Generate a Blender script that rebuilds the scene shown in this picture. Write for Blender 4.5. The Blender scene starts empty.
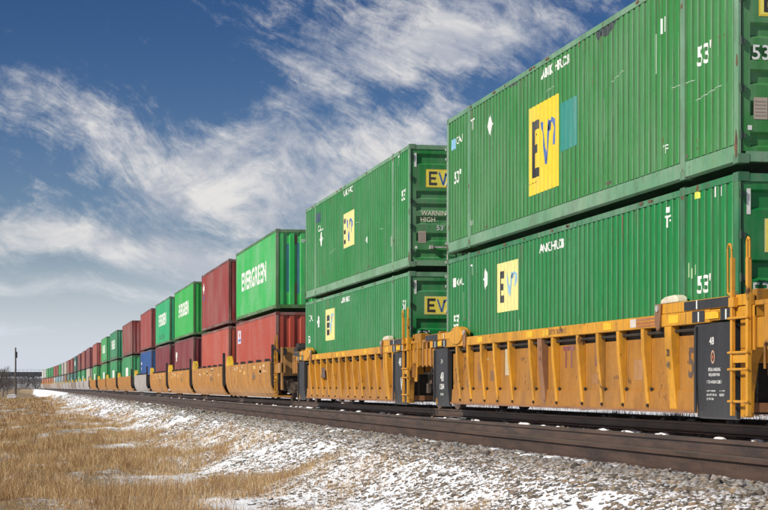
import bpy, bmesh, math, random
import numpy as np
from mathutils import Vector, Matrix
R = math.radians
random.seed(7); rng = np.random.default_rng(11)
scene = bpy.context.scene
COL = scene.collection

# ------------------------------------------------------------------ camera
CAM_H = 0.5
cam_d = bpy.data.cameras.new('camera'); cam = bpy.data.objects.new('camera', cam_d); COL.objects.link(cam)
cam_d.sensor_width = 36.0; cam_d.lens = 1793/768*36.0
cam_d.shift_y = (387-255)/768
cam_d.clip_start = 0.1; cam_d.clip_end = 9000
cam.location = (0, 0, CAM_H); cam.rotation_euler = (R(90), 0, R(-11.26))
scene.camera = cam

# ------------------------------------------------------------------ sun and sky
SUN_EL, SUN_AZ = 35.0, 250.0          # azimuth clockwise from +Y
sd = Vector((math.sin(R(SUN_AZ))*math.cos(R(SUN_EL)), math.cos(R(SUN_AZ))*math.cos(R(SUN_EL)), math.sin(R(SUN_EL))))
sun_d = bpy.data.lights.new('sun', 'SUN'); sun_d.energy = 5.0; sun_d.angle = R(0.53); sun_d.color = (1.0, 0.93, 0.82)
sun = bpy.data.objects.new('sun', sun_d); COL.objects.link(sun)
sun.rotation_euler = sd.to_track_quat('Z', 'Y').to_euler(); sun.location = (-30, -30, 40)

world = bpy.data.worlds.new('World'); scene.world = world; world.use_nodes = True
scene.view_settings.view_transform = 'Standard'; scene.view_settings.look = 'None'
scene.view_settings.exposure = 0.0; scene.view_settings.gamma = 1.0; scene.view_settings.use_curve_mapping = False

class NT:
    def __init__(s, tree): s.t = tree; s.n = tree.nodes; s.l = tree.links
    def new(s, typ, **kw):
        n = s.n.new(typ)
        for k, v in kw.items(): setattr(n, k, v)
        return n
    def put(s, inp, v):
        if isinstance(v, bpy.types.NodeSocket): s.l.new(v, inp)
        elif v is not None: inp.default_value = v
    def math(s, op, a, b=None, c=None, clamp=False):
        n = s.new('ShaderNodeMath', operation=op); n.use_clamp = clamp
        for i, v in enumerate((a, b, c)):
            if v is not None: s.put(n.inputs[i], v)
        return n.outputs[0]
    def comb(s, x, y, z):
        n = s.new('ShaderNodeCombineXYZ'); s.put(n.inputs[0], x); s.put(n.inputs[1], y); s.put(n.inputs[2], z); return n.outputs[0]
    def sep(s, v):
        n = s.new('ShaderNodeSeparateXYZ'); s.put(n.inputs[0], v); return n.outputs
    def noise(s, vec, scale, detail=4, rough=.5, dist=0.0, dim='3D'):
        n = s.new('ShaderNodeTexNoise', noise_dimensions=dim); s.put(n.inputs['Vector'], vec)
        n.inputs['Scale'].default_value = scale; n.inputs['Detail'].default_value = detail
        n.inputs['Roughness'].default_value = rough; n.inputs['Distortion'].default_value = dist
        return n.outputs['Fac']
    def ramp(s, v, a, b, lo=0.0, hi=1.0, smooth=True):
        n = s.new('ShaderNodeMapRange'); n.interpolation_type = 'SMOOTHSTEP' if smooth else 'LINEAR'; n.clamp = True
        s.put(n.inputs[0], v)
        for i, q in zip((1, 2, 3, 4), (a, b, lo, hi)): n.inputs[i].default_value = q
        return n.outputs[0]
    def mix(s, f, a, b, blend='MIX'):
        n = s.new('ShaderNodeMix', data_type='RGBA', blend_type=blend); n.clamp_factor = True
        s.put(n.inputs[0], f)
        for i, v in ((6, a), (7, b)):
            if isinstance(v, bpy.types.NodeSocket): s.l.new(v, n.inputs[i])
            else: n.inputs[i].default_value = (*v[:3], 1)
        return n.outputs[2]
    def vmul(s, v, xyz):
        n = s.new('ShaderNodeMapping'); s.put(n.inputs[0], v); n.inputs['Scale'].default_value = xyz; return n.outputs[0]

def build_world():
    T = NT(world.node_tree); T.n.clear()
    out = T.new('ShaderNodeOutputWorld'); bg = T.new('ShaderNodeBackground')
    sky = T.new('ShaderNodeTexSky', sky_type='NISHITA'); sky.sun_disc = False
    sky.sun_elevation = R(SUN_EL); sky.sun_rotation = R(SUN_AZ)
    sky.altitude = 800; sky.air_density = 1.0; sky.dust_density = 0.6; sky.ozone_density = 2.5
    tc = T.new('ShaderNodeTexCoord'); v = tc.outputs['Generated']
    X, Y, Z = T.sep(v)
    az = T.math('MULTIPLY', T.math('ARCTAN2', X, Y), 180/math.pi)      # degrees clockwise from +Y
    el = T.math('MULTIPLY', T.math('ARCSINE', Z), 180/math.pi)
    # high cirrus: streaks drawn out along a falling diagonal, bent by a slow noise
    base = T.comb(az, el, 0.0)
    wn = T.new('ShaderNodeTexNoise', noise_dimensions='2D'); T.put(wn.inputs['Vector'], base)
    wn.inputs['Scale'].default_value = .14; wn.inputs['Detail'].default_value = 3; wn.inputs['Roughness'].default_value = .55
    wr, wg, wb = T.sep(wn.outputs['Color'])
    a2 = T.math('ADD', az, T.math('MULTIPLY', T.math('SUBTRACT', wr, .5), 3.0))
    e2 = T.math('ADD', el, T.math('MULTIPLY', T.math('SUBTRACT', wg, .5), 2.6))
    def blob(ca, ce, ra, re, tilt):          # soft ellipse of cover, centre and radii in degrees
        c, s_ = math.cos(R(tilt)), math.sin(R(tilt))
        da = T.math('SUBTRACT', a2, ca); de = T.math('SUBTRACT', e2, ce)
        p = T.math('DIVIDE', T.math('ADD', T.math('MULTIPLY', da, c), T.math('MULTIPLY', de, s_)), ra)
        q = T.math('DIVIDE', T.math('SUBTRACT', T.math('MULTIPLY', de, c), T.math('MULTIPLY', da, s_)), re)
        r2 = T.math('ADD', T.math('MULTIPLY', p, p), T.math('MULTIPLY', q, q))
        return T.math('EXPONENT', T.math('MULTIPLY', r2, -1.0))
    def streak(ang, along, across, scale, detail, rough, dist):
        c, s_ = math.cos(R(ang)), math.sin(R(ang))
        p = T.math('ADD', T.math('MULTIPLY', a2, c), T.math('MULTIPLY', e2, s_))
        q = T.math('SUBTRACT', T.math('MULTIPLY', e2, c), T.math('MULTIPLY', a2, s_))
        return T.noise(T.comb(T.math('MULTIPLY', p, along), T.math('MULTIPLY', q, across), 0.0), scale, detail, rough, dist, '2D')
    s1 = streak(-22, .26, 1.0, .95, 12, .66, .0)
    s2 = streak(-38, .13, 1.1, 2.6, 9, .70, .0)
    s4 = T.noise(base, 1.15, 12, .68, .25, '2D')
    s3 = streak(-5, .28, 1.3, 1.0, 9, .62, .1)
    covA = None
    def addb(acc, b, w):
        b = T.math('MULTIPLY', b, w); return b if acc is None else T.math('ADD', acc, b)
    SKYBLOBS = SKY_SPEC
    for (ca, ce, ra, re, tilt, w) in SKYBLOBS: covA = addb(covA, blob(ca, ce, ra, re, tilt), w)
    far = T.ramp(T.math('ABSOLUTE', T.math('SUBTRACT', az, 11.0)), 16, 30, 0, .45)
    covA = T.math('ADD', covA, far)
    low = T.ramp(el, 0.0, 6.5, 1.0, 0.0)
    tex = T.math('ADD', T.math('MULTIPLY', s4, .33), T.math('ADD', T.math('MULTIPLY', s1, .44), T.math('MULTIPLY', s2, .23)))
    texl = T.mix(low, tex, s3)
    sp = T.sep(texl)[0]
    d = T.math('ADD', T.math('MULTIPLY', T.math('SUBTRACT', sp, .5), 3.4), T.math('SUBTRACT', covA, .46))
    dens = T.ramp(d, -.20, 1.0)
    thick = T.ramp(d, .25, 1.1)
    # clear sky: the Nishita sky, a little deeper blue as through a polariser
    hs = T.new('ShaderNodeHueSaturation'); T.put(hs.inputs['Color'], sky.outputs[0])
    hs.inputs['Saturation'].default_value = 1.16; hs.inputs['Value'].default_value = .80
    deep = T.mix(T.ramp(el, 1.0, 13.0), (1.0, .95, 1.06), (.35, .50, .73))
    clear = T.mix(1.0, hs.outputs[0], deep, 'MULTIPLY')
    shade = T.noise(T.comb(T.math('MULTIPLY', a2, .5), e2, 3.0), .5, 6, .6, .4)
    ccol = T.mix(T.ramp(shade, .38, .62), (5.6, 5.9, 6.7), (9.8, 9.5, 9.2))
    ccol = T.mix(T.ramp(el, 0.0, 5.0, .5, 0), ccol, (8.4, 8.8, 9.5))
    c1 = T.mix(T.math('MULTIPLY', dens, .93), clear, ccol)
    hz = T.ramp(el, 0.0, 5.0, .90, 0.0)
    c2 = T.mix(hz, c1, (8.6, 9.3, 10.4))
    T.l.new(c2, bg.inputs[0]); bg.inputs[1].default_value = 0.085
    T.l.new(bg.outputs[0], out.inputs[0])
# (azimuth, elevation, radius along, radius across, tilt, weight)
SKY_SPEC = [(11.8, 10.4, 3.4, 1.1, 6, .92), (7.4, 11.6, 2.6, 1.0, -48, .52), (15.5, 11.2, 3.6, 1.6, 4, .85), (11.0, 12.2, 3.2, 1.0, -8, .62),
            (1.0, 8.1, 3.4, 1.1, -16, .85), (5.4, 6.9, 3.2, 1.4, -14, .90), (9.6, 6.6, 3.6, 2.1, 8, .92), (12.6, 7.6, 2.2, 1.0, 15, .6), (-.5, 9.6, 1.6, .4, -20, .3), (7.5, 8.4, 2.2, .6, 20, .35),
            (1.2, 4.5, 4.0, .8, -8, 1.1), (5.6, 4.4, 3.4, .7, -8, .8), (2.0, 3.0, 5, .35, -3, .85), (1.5, 1.7, 6, .3, 0, .7), (8, 3.2, 3, .6, 0, .5), (.6, 12.2, 2.2, .5, -20, .24), (1.2, 6.0, 2.6, .35, -12, .35)]
build_world()

# ------------------------------------------------------------------ helpers
def tag(o, label=None, cat=None, group=None, kind=None):
    if label: o['label'] = label
    if cat: o['category'] = cat
    if group: o['group'] = group
    if kind: o['kind'] = kind
    return o
def empty(name, loc=(0, 0, 0), rz=0.0):
    o = bpy.data.objects.new(name, None); COL.objects.link(o); o.location = loc; o.rotation_euler = (0, 0, rz); o.empty_display_size = .3; return o

class MB:
    def __init__(s): s.v = []; s.f = []; s.c = None
    def poly(s, pts):
        n = len(s.v); s.v += [tuple(p) for p in pts]; s.f.append(tuple(range(n, n+len(pts)))); return s
    def box(s, x0, x1, y0, y1, z0, z1):
        n = len(s.v)
        s.v += [(x0,y0,z0),(x1,y0,z0),(x1,y1,z0),(x0,y1,z0),(x0,y0,z1),(x1,y0,z1),(x1,y1,z1),(x0,y1,z1)]
        for q in ((0,3,2,1),(4,5,6,7),(0,1,5,4),(1,2,6,5),(2,3,7,6),(3,0,4,7)): s.f.append(tuple(n+i for i in q))
        return s
    def prism(s, pts, axis, a, b):
        # polygon pts in the two other axes (in order), extruded along axis 0/1/2 from a to b
        def mk(p, t):
            return (t, p[0], p[1]) if axis == 0 else ((p[0], t, p[1]) if axis == 1 else (p[0], p[1], t))
        n = len(s.v); m = len(pts)
        s.v += [mk(p, a) for p in pts] + [mk(p, b) for p in pts]
        s.f.append(tuple(range(n, n+m))); s.f.append(tuple(reversed(range(n+m, n+2*m))))
        for i in range(m): j = (i+1) % m; s.f.append((n+i, n+m+i, n+m+j, n+j))
        return s
    def tube(s, p, q, r, k=8, r2=None, caps=True):
        p, q = Vector(p), Vector(q); d = (q-p).normalized(); r2 = r if r2 is None else r2
        u = d.cross(Vector((0, 0, 1)) if abs(d.z) < .9 else Vector((1, 0, 0))).normalized(); w = d.cross(u)
        n = len(s.v)
        for c, rr in ((p, r), (q, r2)):
            for i in range(k):
                a = 2*math.pi*i/k; s.v.append(tuple(c + (u*math.cos(a) + w*math.sin(a))*rr))
        for i in range(k): j = (i+1) % k; s.f.append((n+i, n+j, n+k+j, n+k+i))
        if caps: s.f.append(tuple(reversed(range(n, n+k)))); s.f.append(tuple(range(n+k, n+2*k)))
        return s
    def path(s, pts, r, k=8):
        for a, b in zip(pts, pts[1:]): s.tube(a, b, r, k)
        return s
    def disc(s, c, axis, r, t, k=24):
        d = Vector((0, 0, 0)); d[axis] = t/2; c = Vector(c); return s.tube(c-d, c+d, r, k)
    def mesh(s, name):
        me = bpy.data.meshes.new(name); me.from_pydata(s.v, [], s.f)
        bm = bmesh.new(); bm.from_mesh(me); bmesh.ops.recalc_face_normals(bm, faces=bm.faces[:]); bm.to_mesh(me); bm.free()
        return me
    def build(s, name, mat, parent=None, color=None, bevel=0, smooth=False, me=None):
        me = me or s.mesh(name); me.materials.append(mat)
        if smooth:
            for p in me.polygons: p.use_smooth = True
        o = bpy.data.objects.new(name, me); COL.objects.link(o)
        if parent: o.parent = parent
        if color: o.color = (*color[:3], color[3] if len(color) > 3 else 1)
        if bevel:
            b = o.modifiers.new('bevel', 'BEVEL'); b.width = bevel; b.segments = 2; b.limit_method = 'ANGLE'; b.angle_limit = R(50)
        return o
def objm(name, me, parent, color=None):
    o = bpy.data.objects.new(name, me); COL.objects.link(o); o.parent = parent
    if color: o.color = (*color[:3], color[3] if len(color) > 3 else 1)
    return o

# ------------------------------------------------------------------ materials
MAT = {}
def new_mat(name):
    m = bpy.data.materials.new(name); m.use_nodes = True; T = NT(m.node_tree); T.n.clear()
    out = T.new('ShaderNodeOutputMaterial'); b = T.new('ShaderNodeBsdfPrincipled'); T.l.new(b.outputs[0], out.inputs[0])
    MAT[name] = m; return m, T, b, out
def bump(T, b, h, strength, dist=.02):
    n = T.new('ShaderNodeBump'); n.inputs['Strength'].default_value = strength; n.inputs['Distance'].default_value = dist
    T.put(n.inputs['Height'], h); T.l.new(n.outputs[0], b.inputs['Normal'])

def paint(name, fade=.35, mott=0.0, *a, rib=0, **k):
    return _paint(name, fade, mott, rib, *a, **k)
def _paint(name, fade, mott, ribw, rust=.25, streak=.35, rough=.5, rustcol=(.13, .055, .025), dent=.25, chalk=(.50, .56, .50)):
    m, T, b, out = new_mat(name)
    oi = T.new('ShaderNodeObjectInfo'); tc = T.new('ShaderNodeTexCoord'); v = tc.outputs['Object']
    off = T.comb(T.math('MULTIPLY', oi.outputs['Random'], 37.0), T.math('MULTIPLY', oi.outputs['Random'], 91.0), 0.0)
    va = T.new('ShaderNodeVectorMath', operation='ADD'); T.l.new(v, va.inputs[0]); T.l.new(off, va.inputs[1]); v = va.outputs[0]
    c = oi.outputs['Color']
    big = T.noise(v, .45, 5, .6)
    st = T.noise(T.vmul(v, (3, 5, .22)), 1.6, 5, .65)
    fine = T.noise(v, 9, 6, .7)
    f = T.math('MULTIPLY', T.ramp(T.math('ADD', T.math('MULTIPLY', big, .55), T.math('MULTIPLY', st, .45)), .40, .68), T.math('MULTIPLY', oi.outputs['Alpha'], fade))
    c1 = T.mix(f, c, T.mix(.45, c, chalk))
    dk = T.math('MULTIPLY', T.ramp(st, .52, .74), streak)
    c2 = T.mix(dk, c1, T.mix(.72, c1, (.05, .045, .035)))
    c3 = T.mix(T.math('MULTIPLY', T.ramp(fine, .45, .72), .3), c2, T.mix(.6, c2, (.06, .055, .045)))
    if ribw:       # light and shade of the folds put into the colour, broken up like wear
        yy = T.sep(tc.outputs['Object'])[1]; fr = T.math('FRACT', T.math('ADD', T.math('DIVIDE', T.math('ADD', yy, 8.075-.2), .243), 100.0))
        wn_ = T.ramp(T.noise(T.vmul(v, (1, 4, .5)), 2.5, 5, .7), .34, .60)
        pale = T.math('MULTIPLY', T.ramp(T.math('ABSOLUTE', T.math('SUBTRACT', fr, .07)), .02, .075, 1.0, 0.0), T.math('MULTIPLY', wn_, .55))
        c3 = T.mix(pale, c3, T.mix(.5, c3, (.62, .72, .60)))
        fold_shade = T.math('MULTIPLY', T.math('MULTIPLY', T.ramp(fr, .80, .90), T.ramp(fr, .985, 1.0, 1.0, 0.0)), T.math('ADD', T.math('MULTIPLY', wn_, .35), .40))
        c3 = T.mix(fold_shade, c3, T.mix(.8, c3, (.02, .03, .015)))
    if mott:
        mo = T.noise(T.vmul(v, (1, 1, .55)), 1.7, 7, .66)
        c3 = T.mix(T.math('MULTIPLY', T.ramp(mo, .46, .64), mott), c3, T.mix(.75, c3, (.075, .04, .022)))
        c3 = T.mix(T.math('MULTIPLY', T.ramp(mo, .36, .50, 1.0, 0.0), mott*.35), c3, T.mix(.45, c3, (.58, .36, .12)))
    rn = T.noise(v, 2.2, 9, .74)
    rm = T.math('MULTIPLY', T.ramp(rn, .70-.13*rust, .74-.11*rust), min(1, .5+rust))
    c4 = T.mix(rm, c3, rustcol)
    T.l.new(c4, b.inputs['Base Color'])
    T.put(b.inputs['Roughness'], T.ramp(T.math('ADD', T.math('MULTIPLY', rm, .6), fine), .3, 1.3, rough-.08, .85))
    b.inputs['Specular IOR Level'].default_value = .35
    bump(T, b, T.math('ADD', T.noise(v, 1.3, 2, .5), T.math('MULTIPLY', fine, .06)), dent, .03)
    return m
paint('container_paint', .55, 0.0, .30, .42, .50)
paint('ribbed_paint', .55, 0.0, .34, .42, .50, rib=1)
paint('frame_paint', .7, .3, .75, .5, .55)
paint('car_paint', .45, .38, .8, .75, .55, (.10, .045, .022), .2, (.50, .29, .12))
paint('black_paint', .35, 0.0, .18, .2, .5, (.10, .06, .04), .1, (.12, .12, .13))
paint('decal', .35, 0.0, .02, .15, .5, (.1, .1, .08), .05, (.6, .6, .56))

def plain(name, col, rough=.6, metal=0.0, var=.25, scale=6, bumpk=.15, second=None):
    m, T, b, out = new_mat(name)
    tc = T.new('ShaderNodeTexCoord'); v = tc.outputs['Object']
    n = T.noise(v, scale, 6, .65)
    second = second or tuple(x*(1-var) for x in col)
    T.l.new(T.mix(T.ramp(n, .35, .65), col, second), b.inputs['Base Color'])
    b.inputs['Roughness'].default_value = rough; b.inputs['Metallic'].default_value = metal
    bump(T, b, n, bumpk, .01); return m
plain('dark_steel', (.018, .016, .015), .65, 0, .3, 5, .3, (.035, .027, .02))
plain('truck_steel', (.15, .10, .07), .75, 0, .3, 7, .3, (.022, .017, .014))
plain('tread_steel', (.45, .44, .43), .3, 1.0, .3, 9)
plain('rod_steel', (.62, .63, .60), .45, .2, .3, 9, .1, (.38, .36, .32))
plain('rubber', (.012, .012, .012), .7)
plain('rust_steel', (.17, .085, .045), .8, 0, .3, 7, .3, (.075, .045, .03))
plain('hose', (.02, .02, .02), .6)
plain('wood_grey', (.10, .085, .07), .85, 0, .3, 6, .4, (.06, .05, .042))
plain('concrete', (.38, .37, .35), .85, 0, .2, 3)
plain('snow_block', (.72, .73, .74), .8, 0, .15, 3)
plain('bark', (.10, .085, .075), .9, 0, .3, 5, .4, (.15, .13, .12))
plain('bridge_paint', (.018, .02, .026), .7, 0, .3, 1, .2, (.06, .055, .05))

# rail: rusty brown sides with a dull worn head
m, T, b, out = new_mat('rail_steel')
tc = T.new('ShaderNodeTexCoord'); v = tc.outputs['Object']
n1 = T.noise(T.vmul(v, (6, .8, 6)), 1.5, 6, .65); n2 = T.noise(v, 22, 5, .7)
c = T.mix(T.ramp(n1, .35, .7), (.085, .050, .034), (.036, .024, .019))
c = T.mix(T.math('MULTIPLY', T.ramp(n2, .5, .75), .6), c, (.12, .07, .04))
T.l.new(c, b.inputs['Base Color']); b.inputs['Roughness'].default_value = .62; bump(T, b, n2, .25, .004)
m, T, b, out = new_mat('rail_head')
tc = T.new('ShaderNodeTexCoord'); v = tc.outputs['Object']
n1 = T.noise(T.vmul(v, (12, .5, 8)), 3, 5, .6)
T.l.new(T.mix(T.ramp(n1, .35, .7), (.20, .17, .15), (.11, .085, .07)), b.inputs['Base Color'])
b.inputs['Metallic'].default_value = .3; b.inputs['Roughness'].default_value = .48

# ground: snow lying over gravel by the tracks, over dead turf elsewhere
def snow_color(T, v, n):
    return T.mix(T.ramp(n, .3, .7), (.86, .88, .91), (.78, .81, .86))
m, T, b, out = new_mat('ground')
geo = T.new('ShaderNodeNewGeometry'); v = geo.outputs['Position']; X, Y, Z = T.sep(v)
n_big = T.noise(T.vmul(v, (1.0, .32, 1)), .9, 7, .62, .3); n_med = T.noise(v, 5, 6, .7); n_fine = T.noise(v, 34, 5, .7)
gravel = T.mix(T.ramp(n_fine, .35, .65), (.20, .16, .12), (.085, .07, .055))
turf = T.mix(T.ramp(n_med, .35, .65), (.30, .215, .115), (.17, .12, .07))
isturf = T.ramp(T.math('ADD', X, T.math('MULTIPLY', T.math('SUBTRACT', n_big, .5), 3.0)), 2.2, 3.4, 1.0, 0.0)
dirt = T.mix(isturf, gravel, turf)
cover = T.math('ADD', T.math('MULTIPLY', n_big, .40), T.math('ADD', T.math('MULTIPLY', n_med, .20), T.math('MULTIPLY', n_fine, .40)))
# how readily snow has stayed: little on turf and beside the rail, most on the shoulder
stay = T.math('ADD', T.ramp(X, 1.0, 2.8, .0, .15), T.ramp(X, 4.3, 4.75, 0, -.08))
stay = T.math('ADD', stay, T.ramp(X, 9.0, 13, 0, .10))
stay = T.math('ADD', stay, T.math('MULTIPLY', T.ramp(Y, 120, 260, 0, -.05), T.ramp(X, 2, 4, 1, .0)))
sm = T.ramp(T.math('ADD', cover, stay), .50, .55)
T.l.new(T.mix(sm, dirt, snow_color(T, v, n_med)), b.inputs['Base Color'])
b.inputs['Roughness'].default_value = .85; b.inputs['Specular IOR Level'].default_value = .2
bump(T, b, T.math('ADD', T.math('MULTIPLY', sm, .5), T.math('ADD', T.math('MULTIPLY', n_fine, .5), n_med)), .6, .03)

m, T, b, out = new_mat('stone')
geo = T.new('ShaderNodeNewGeometry'); v = geo.outputs['Position']; ri = geo.outputs['Random Per Island']
cr = T.new('ShaderNodeValToRGB'); T.l.new(ri, cr.inputs[0]); e = cr.color_ramp
e.elements[0].position = 0; e.elements[0].color = (.035, .03, .026, 1); e.elements[1].position = 1; e.elements[1].color = (.36, .32, .27, 1)
for p, cc in ((.2, (.11, .085, .06, 1)), (.4, (.20, .15, .10, 1)), (.55, (.065, .056, .05, 1)), (.7, (.28, .19, .11, 1)), (.85, (.14, .125, .11, 1))):
    q = e.elements.new(p); q.color = cc
n1 = T.noise(v, 60, 4, .7); n2 = T.noise(v, 7, 5, .65)
c = T.mix(T.math('MULTIPLY', T.ramp(n1, .4, .7), .5), cr.outputs[0], (.09, .075, .06))
nz = T.sep(geo.outputs['Normal'])[2]
cap = T.math('MULTIPLY', T.ramp(T.math('ADD', nz, T.math('MULTIPLY', T.math('SUBTRACT', n2, .5), 1.6)), .74, .90), T.ramp(T.sep(v)[0], 4.15, 4.6, 1.0, .22))
T.l.new(T.mix(cap, c, (.78, .79, .82)), b.inputs['Base Color']); b.inputs['Roughness'].default_value = .8
bump(T, b, n1, .4, .005)

m, T, b, out = new_mat('dry_grass')
geo = T.new('ShaderNodeNewGeometry'); ri = geo.outputs['Random Per Island']; v = geo.outputs['Position']
cr = T.new('ShaderNodeValToRGB'); T.l.new(ri, cr.inputs[0]); e = cr.color_ramp
e.elements[0].position = 0; e.elements[0].color = (.17, .09, .04, 1); e.elements[1].position = 1; e.elements[1].color = (.84, .70, .45, 1)
for p, cc in ((.18, (.30, .165, .065, 1)), (.45, (.50, .31, .13, 1)), (.75, (.72, .51, .26, 1))):
    q = e.elements.new(p); q.color = cc
nn = T.noise(T.vmul(v, (1.6, .7, 1)), 1.3, 6, .7)
c = T.mix(T.ramp(nn, .42, .66), cr.outputs[0], T.mix(.5, cr.outputs[0], (.30, .14, .045)))
T.l.new(c, b.inputs['Base Color']); b.inputs['Roughness'].default_value = .7
tr = T.new('ShaderNodeBsdfTranslucent'); T.l.new(c, tr.inputs[0]); ms = T.new('ShaderNodeMixShader'); ms.inputs[0].default_value = .3
T.l.new(b.outputs[0], ms.inputs[1]); T.l.new(tr.outputs[0], ms.inputs[2]); T.l.new(ms.outputs[0], out.inputs[0])
plain('weed_brown', (.20, .10, .05), .8, 0, .4, 8)
plain('snow_clump', (.80, .81, .83), .8, 0, .08, 6, .4)

# ------------------------------------------------------------------ track alignment (gentle left bend far away)
def bend(Y):
    return -4.5e-5*(Y-330)**2 if Y > 330 else 0.0
def bend_rot(Y):
    return math.atan(9.0e-5*(Y-330)) if Y > 330 else 0.0
TRK = 8.89+1.3           # centre of the train's track

# ------------------------------------------------------------------ ground
def vnoise(x, y, seed=0):
    xi = np.floor(x).astype(np.int64); yi = np.floor(y).astype(np.int64); xf = x-xi; yf = y-yi
    def h(a, b):
        n = (a*374761393 + b*668265263 + seed*974711) & 0x7fffffff
        n = ((n ^ (n >> 13))*1274126177) & 0x7fffffff
        return ((n ^ (n >> 16)) & 0xffff)/65535.0
    u = xf*xf*(3-2*xf); w = yf*yf*(3-2*yf)
    return (h(xi, yi)*(1-u)+h(xi+1, yi)*u)*(1-w) + (h(xi, yi+1)*(1-u)+h(xi+1, yi+1)*u)*w
def fbm(x, y, o=4, seed=0):
    s = 0; a = .5; t = 0
    for i in range(o): s = s+a*vnoise(x*2**i, y*2**i, seed+i); t += a; a *= .5
    return s/t
PX = [-4000, -60, -20, -3, 1.5, 2.8, 3.4, 4.15, 4.6, 7.3, 8.6, 11.8, 13.6, 18, 30, 60, 4000]
PZ = [-3, -3, -2.6, -1.05, -.85, -.80, -.62, -.29, -.18, -.235, -.215, -.20, -.40, -.44, -.40, .1, 6]
def ground_z(x, y):
    b = np.where(y > 330, -4.5e-5*(np.minimum(y, 900)-330)**2, 0.0)
    z = np.interp(x-b, PX, PZ)
    amp = np.interp(x-b, [-20, 1, 3, 4.1, 4.7, 12.2, 14, 20], [.35, .16, .10, .05, .008, .008, .05, .05])
    z = z + amp*(fbm(x*.8, y*.5, 4, 3)-.5)*2
    fall = np.clip((y-215)/120, 0, 1)
    z = z - fall*np.interp(x-b, [-3, 3.0, 4.3], [.8, .8, 0]) 
    return z
def grid_mesh(xs, ys, zf):
    Xg, Yg = np.meshgrid(xs, ys); Zg = zf(Xg, Yg)
    nx, ny = len(xs), len(ys)
    co = np.stack([Xg, Yg, Zg], -1).reshape(-1, 3)
    i = np.arange(nx-1)[None, :] + np.arange(ny-1)[:, None]*nx
    q = np.stack([i, i+1, i+nx+1, i+nx], -1).reshape(-1, 4)
    return co, q
def np_mesh(name, co, faces):
    me = bpy.data.meshes.new(name); k = faces.shape[1]
    me.vertices.add(len(co)); me.vertices.foreach_set('co', co.astype(np.float32).ravel())
    me.loops.add(faces.size); me.loops.foreach_set('vertex_index', faces.astype(np.int32).ravel())
    me.polygons.add(len(faces)); me.polygons.foreach_set('loop_start', (np.arange(len(faces))*k).astype(np.int32))
    me.polygons.foreach_set('loop_total', np.full(len(faces), k, np.int32))
    me.update(calc_edges=True); return me
xs = np.unique(np.concatenate([np.array([-4000, -1500, -500, -200, -80, -40]), np.arange(-20, 1, .5), np.arange(1, 5.0, .06), np.arange(5, 30, .35), np.array([35, 45, 70, 120, 300, 900, 4000])]))
ys = np.unique(np.concatenate([np.array([-200, -60, -20]), np.arange(-5, 10, .5), np.arange(10, 60, .12), np.arange(60, 160, .5), np.arange(160, 700, 5.), np.array([800, 1000, 1400, 2000, 2700, 3400])]))
co, q = grid_mesh(xs, ys, ground_z)
me = np_mesh('ground', co, q); me.materials.append(MAT['ground'])
for p in me.polygons: p.use_smooth = True
g = bpy.data.objects.new('ground', me); COL.objects.link(g); tag(g, kind='structure')

# ------------------------------------------------------------------ ballast stones
ICO_V = None
def ico():
    t = (1+5**.5)/2
    v = np.array([(-1,t,0),(1,t,0),(-1,-t,0),(1,-t,0),(0,-1,t),(0,1,t),(0,-1,-t),(0,1,-t),(t,0,-1),(t,0,1),(-t,0,-1),(-t,0,1)], float)/math.sqrt(1+t*t)
    f = np.array([(0,11,5),(0,5,1),(0,1,7),(0,7,10),(0,10,11),(1,5,9),(5,11,4),(11,10,2),(10,7,6),(7,1,8),(3,9,4),(3,4,2),(3,2,6),(3,6,8),(3,8,9),(4,9,5),(2,4,11),(6,2,10),(8,6,7),(9,8,1)])
    return v, f
def scatter_stones(name, px, py, size, sink):
    v, f = ico(); n = len(px)
    P = v[None]*(1+rng.uniform(-.3, .3, (n, 12, 1)))
    P = P*np.stack([rng.uniform(.7, 1.2, n), rng.uniform(.7, 1.3, n), rng.uniform(.45, .8, n)], -1)[:, None]
    a = rng.uniform(0, 2*np.pi, n); t = rng.normal(0, .35, n)
    c, s = np.cos(a), np.sin(a); x, y, z = P[..., 0], P[..., 1], P[..., 2]
    ct, st = np.cos(t)[:, None], np.sin(t)[:, None]
    y, z = y*ct-z*st, y*st+z*ct
    x, y = x*c[:, None]-y*s[:, None], x*s[:, None]+y*c[:, None]
    P = np.stack([x, y, z], -1)*size[:, None, None]
    P[..., 0] += px[:, None]; P[..., 1] += py[:, None]
    P[..., 2] += (ground_z(px, py)+size*np.interp(px, [4.1, 4.6], [-.15, sink]))[:, None]
    F = (f[None]+np.arange(n)[:, None, None]*12).reshape(-1, 3)
    me = np_mesh(name, P.reshape(-1, 3), F); me.materials.append(MAT['stone'])
    o = bpy.data.objects.new(name, me); COL.objects.link(o); return o
def stone_field(n, y0, y1, size, xlo, xhi, mask=True):
    u = rng.uniform(0, 1, n); py = y0*(y1/y0)**u if y0 > 0 else rng.uniform(y0, y1, n)
    px = rng.uniform(xlo, xhi, n)
    if mask:
        m = fbm(px*2.2, py*1.2, 3, 9)
        keep = rng.uniform(0, 1, n) < np.clip(np.interp(px, [2.2, 3.0, 3.7, 4.1, 4.4], [.05, .25, .38, .48, .6]) + (m-.5)*1.0, .06, 1)
        px, py = px[keep], py[keep]
    return px, py, rng.uniform(.4, 1.35, len(px))*size
parts = [stone_field(24000, 10, 45, .032, 2.4, 4.6), stone_field(12000, 10, 45, .037, 4.25, 4.93, False), stone_field(20000, 10, 30, .015, 2.6, 4.6),
         stone_field(12000, 40, 200, .05, 2.8, 4.93), stone_field(2500, 8, 80, .028, 5.1, 6.4, False), stone_field(1500, 8, 120, .03, 6.65, 9.3, False),
         stone_field(9000, 8, 120, .045, 9.6, 13, True), stone_field(2500, -4, 10, .034, 2.4, 4.9, False)]
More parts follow.
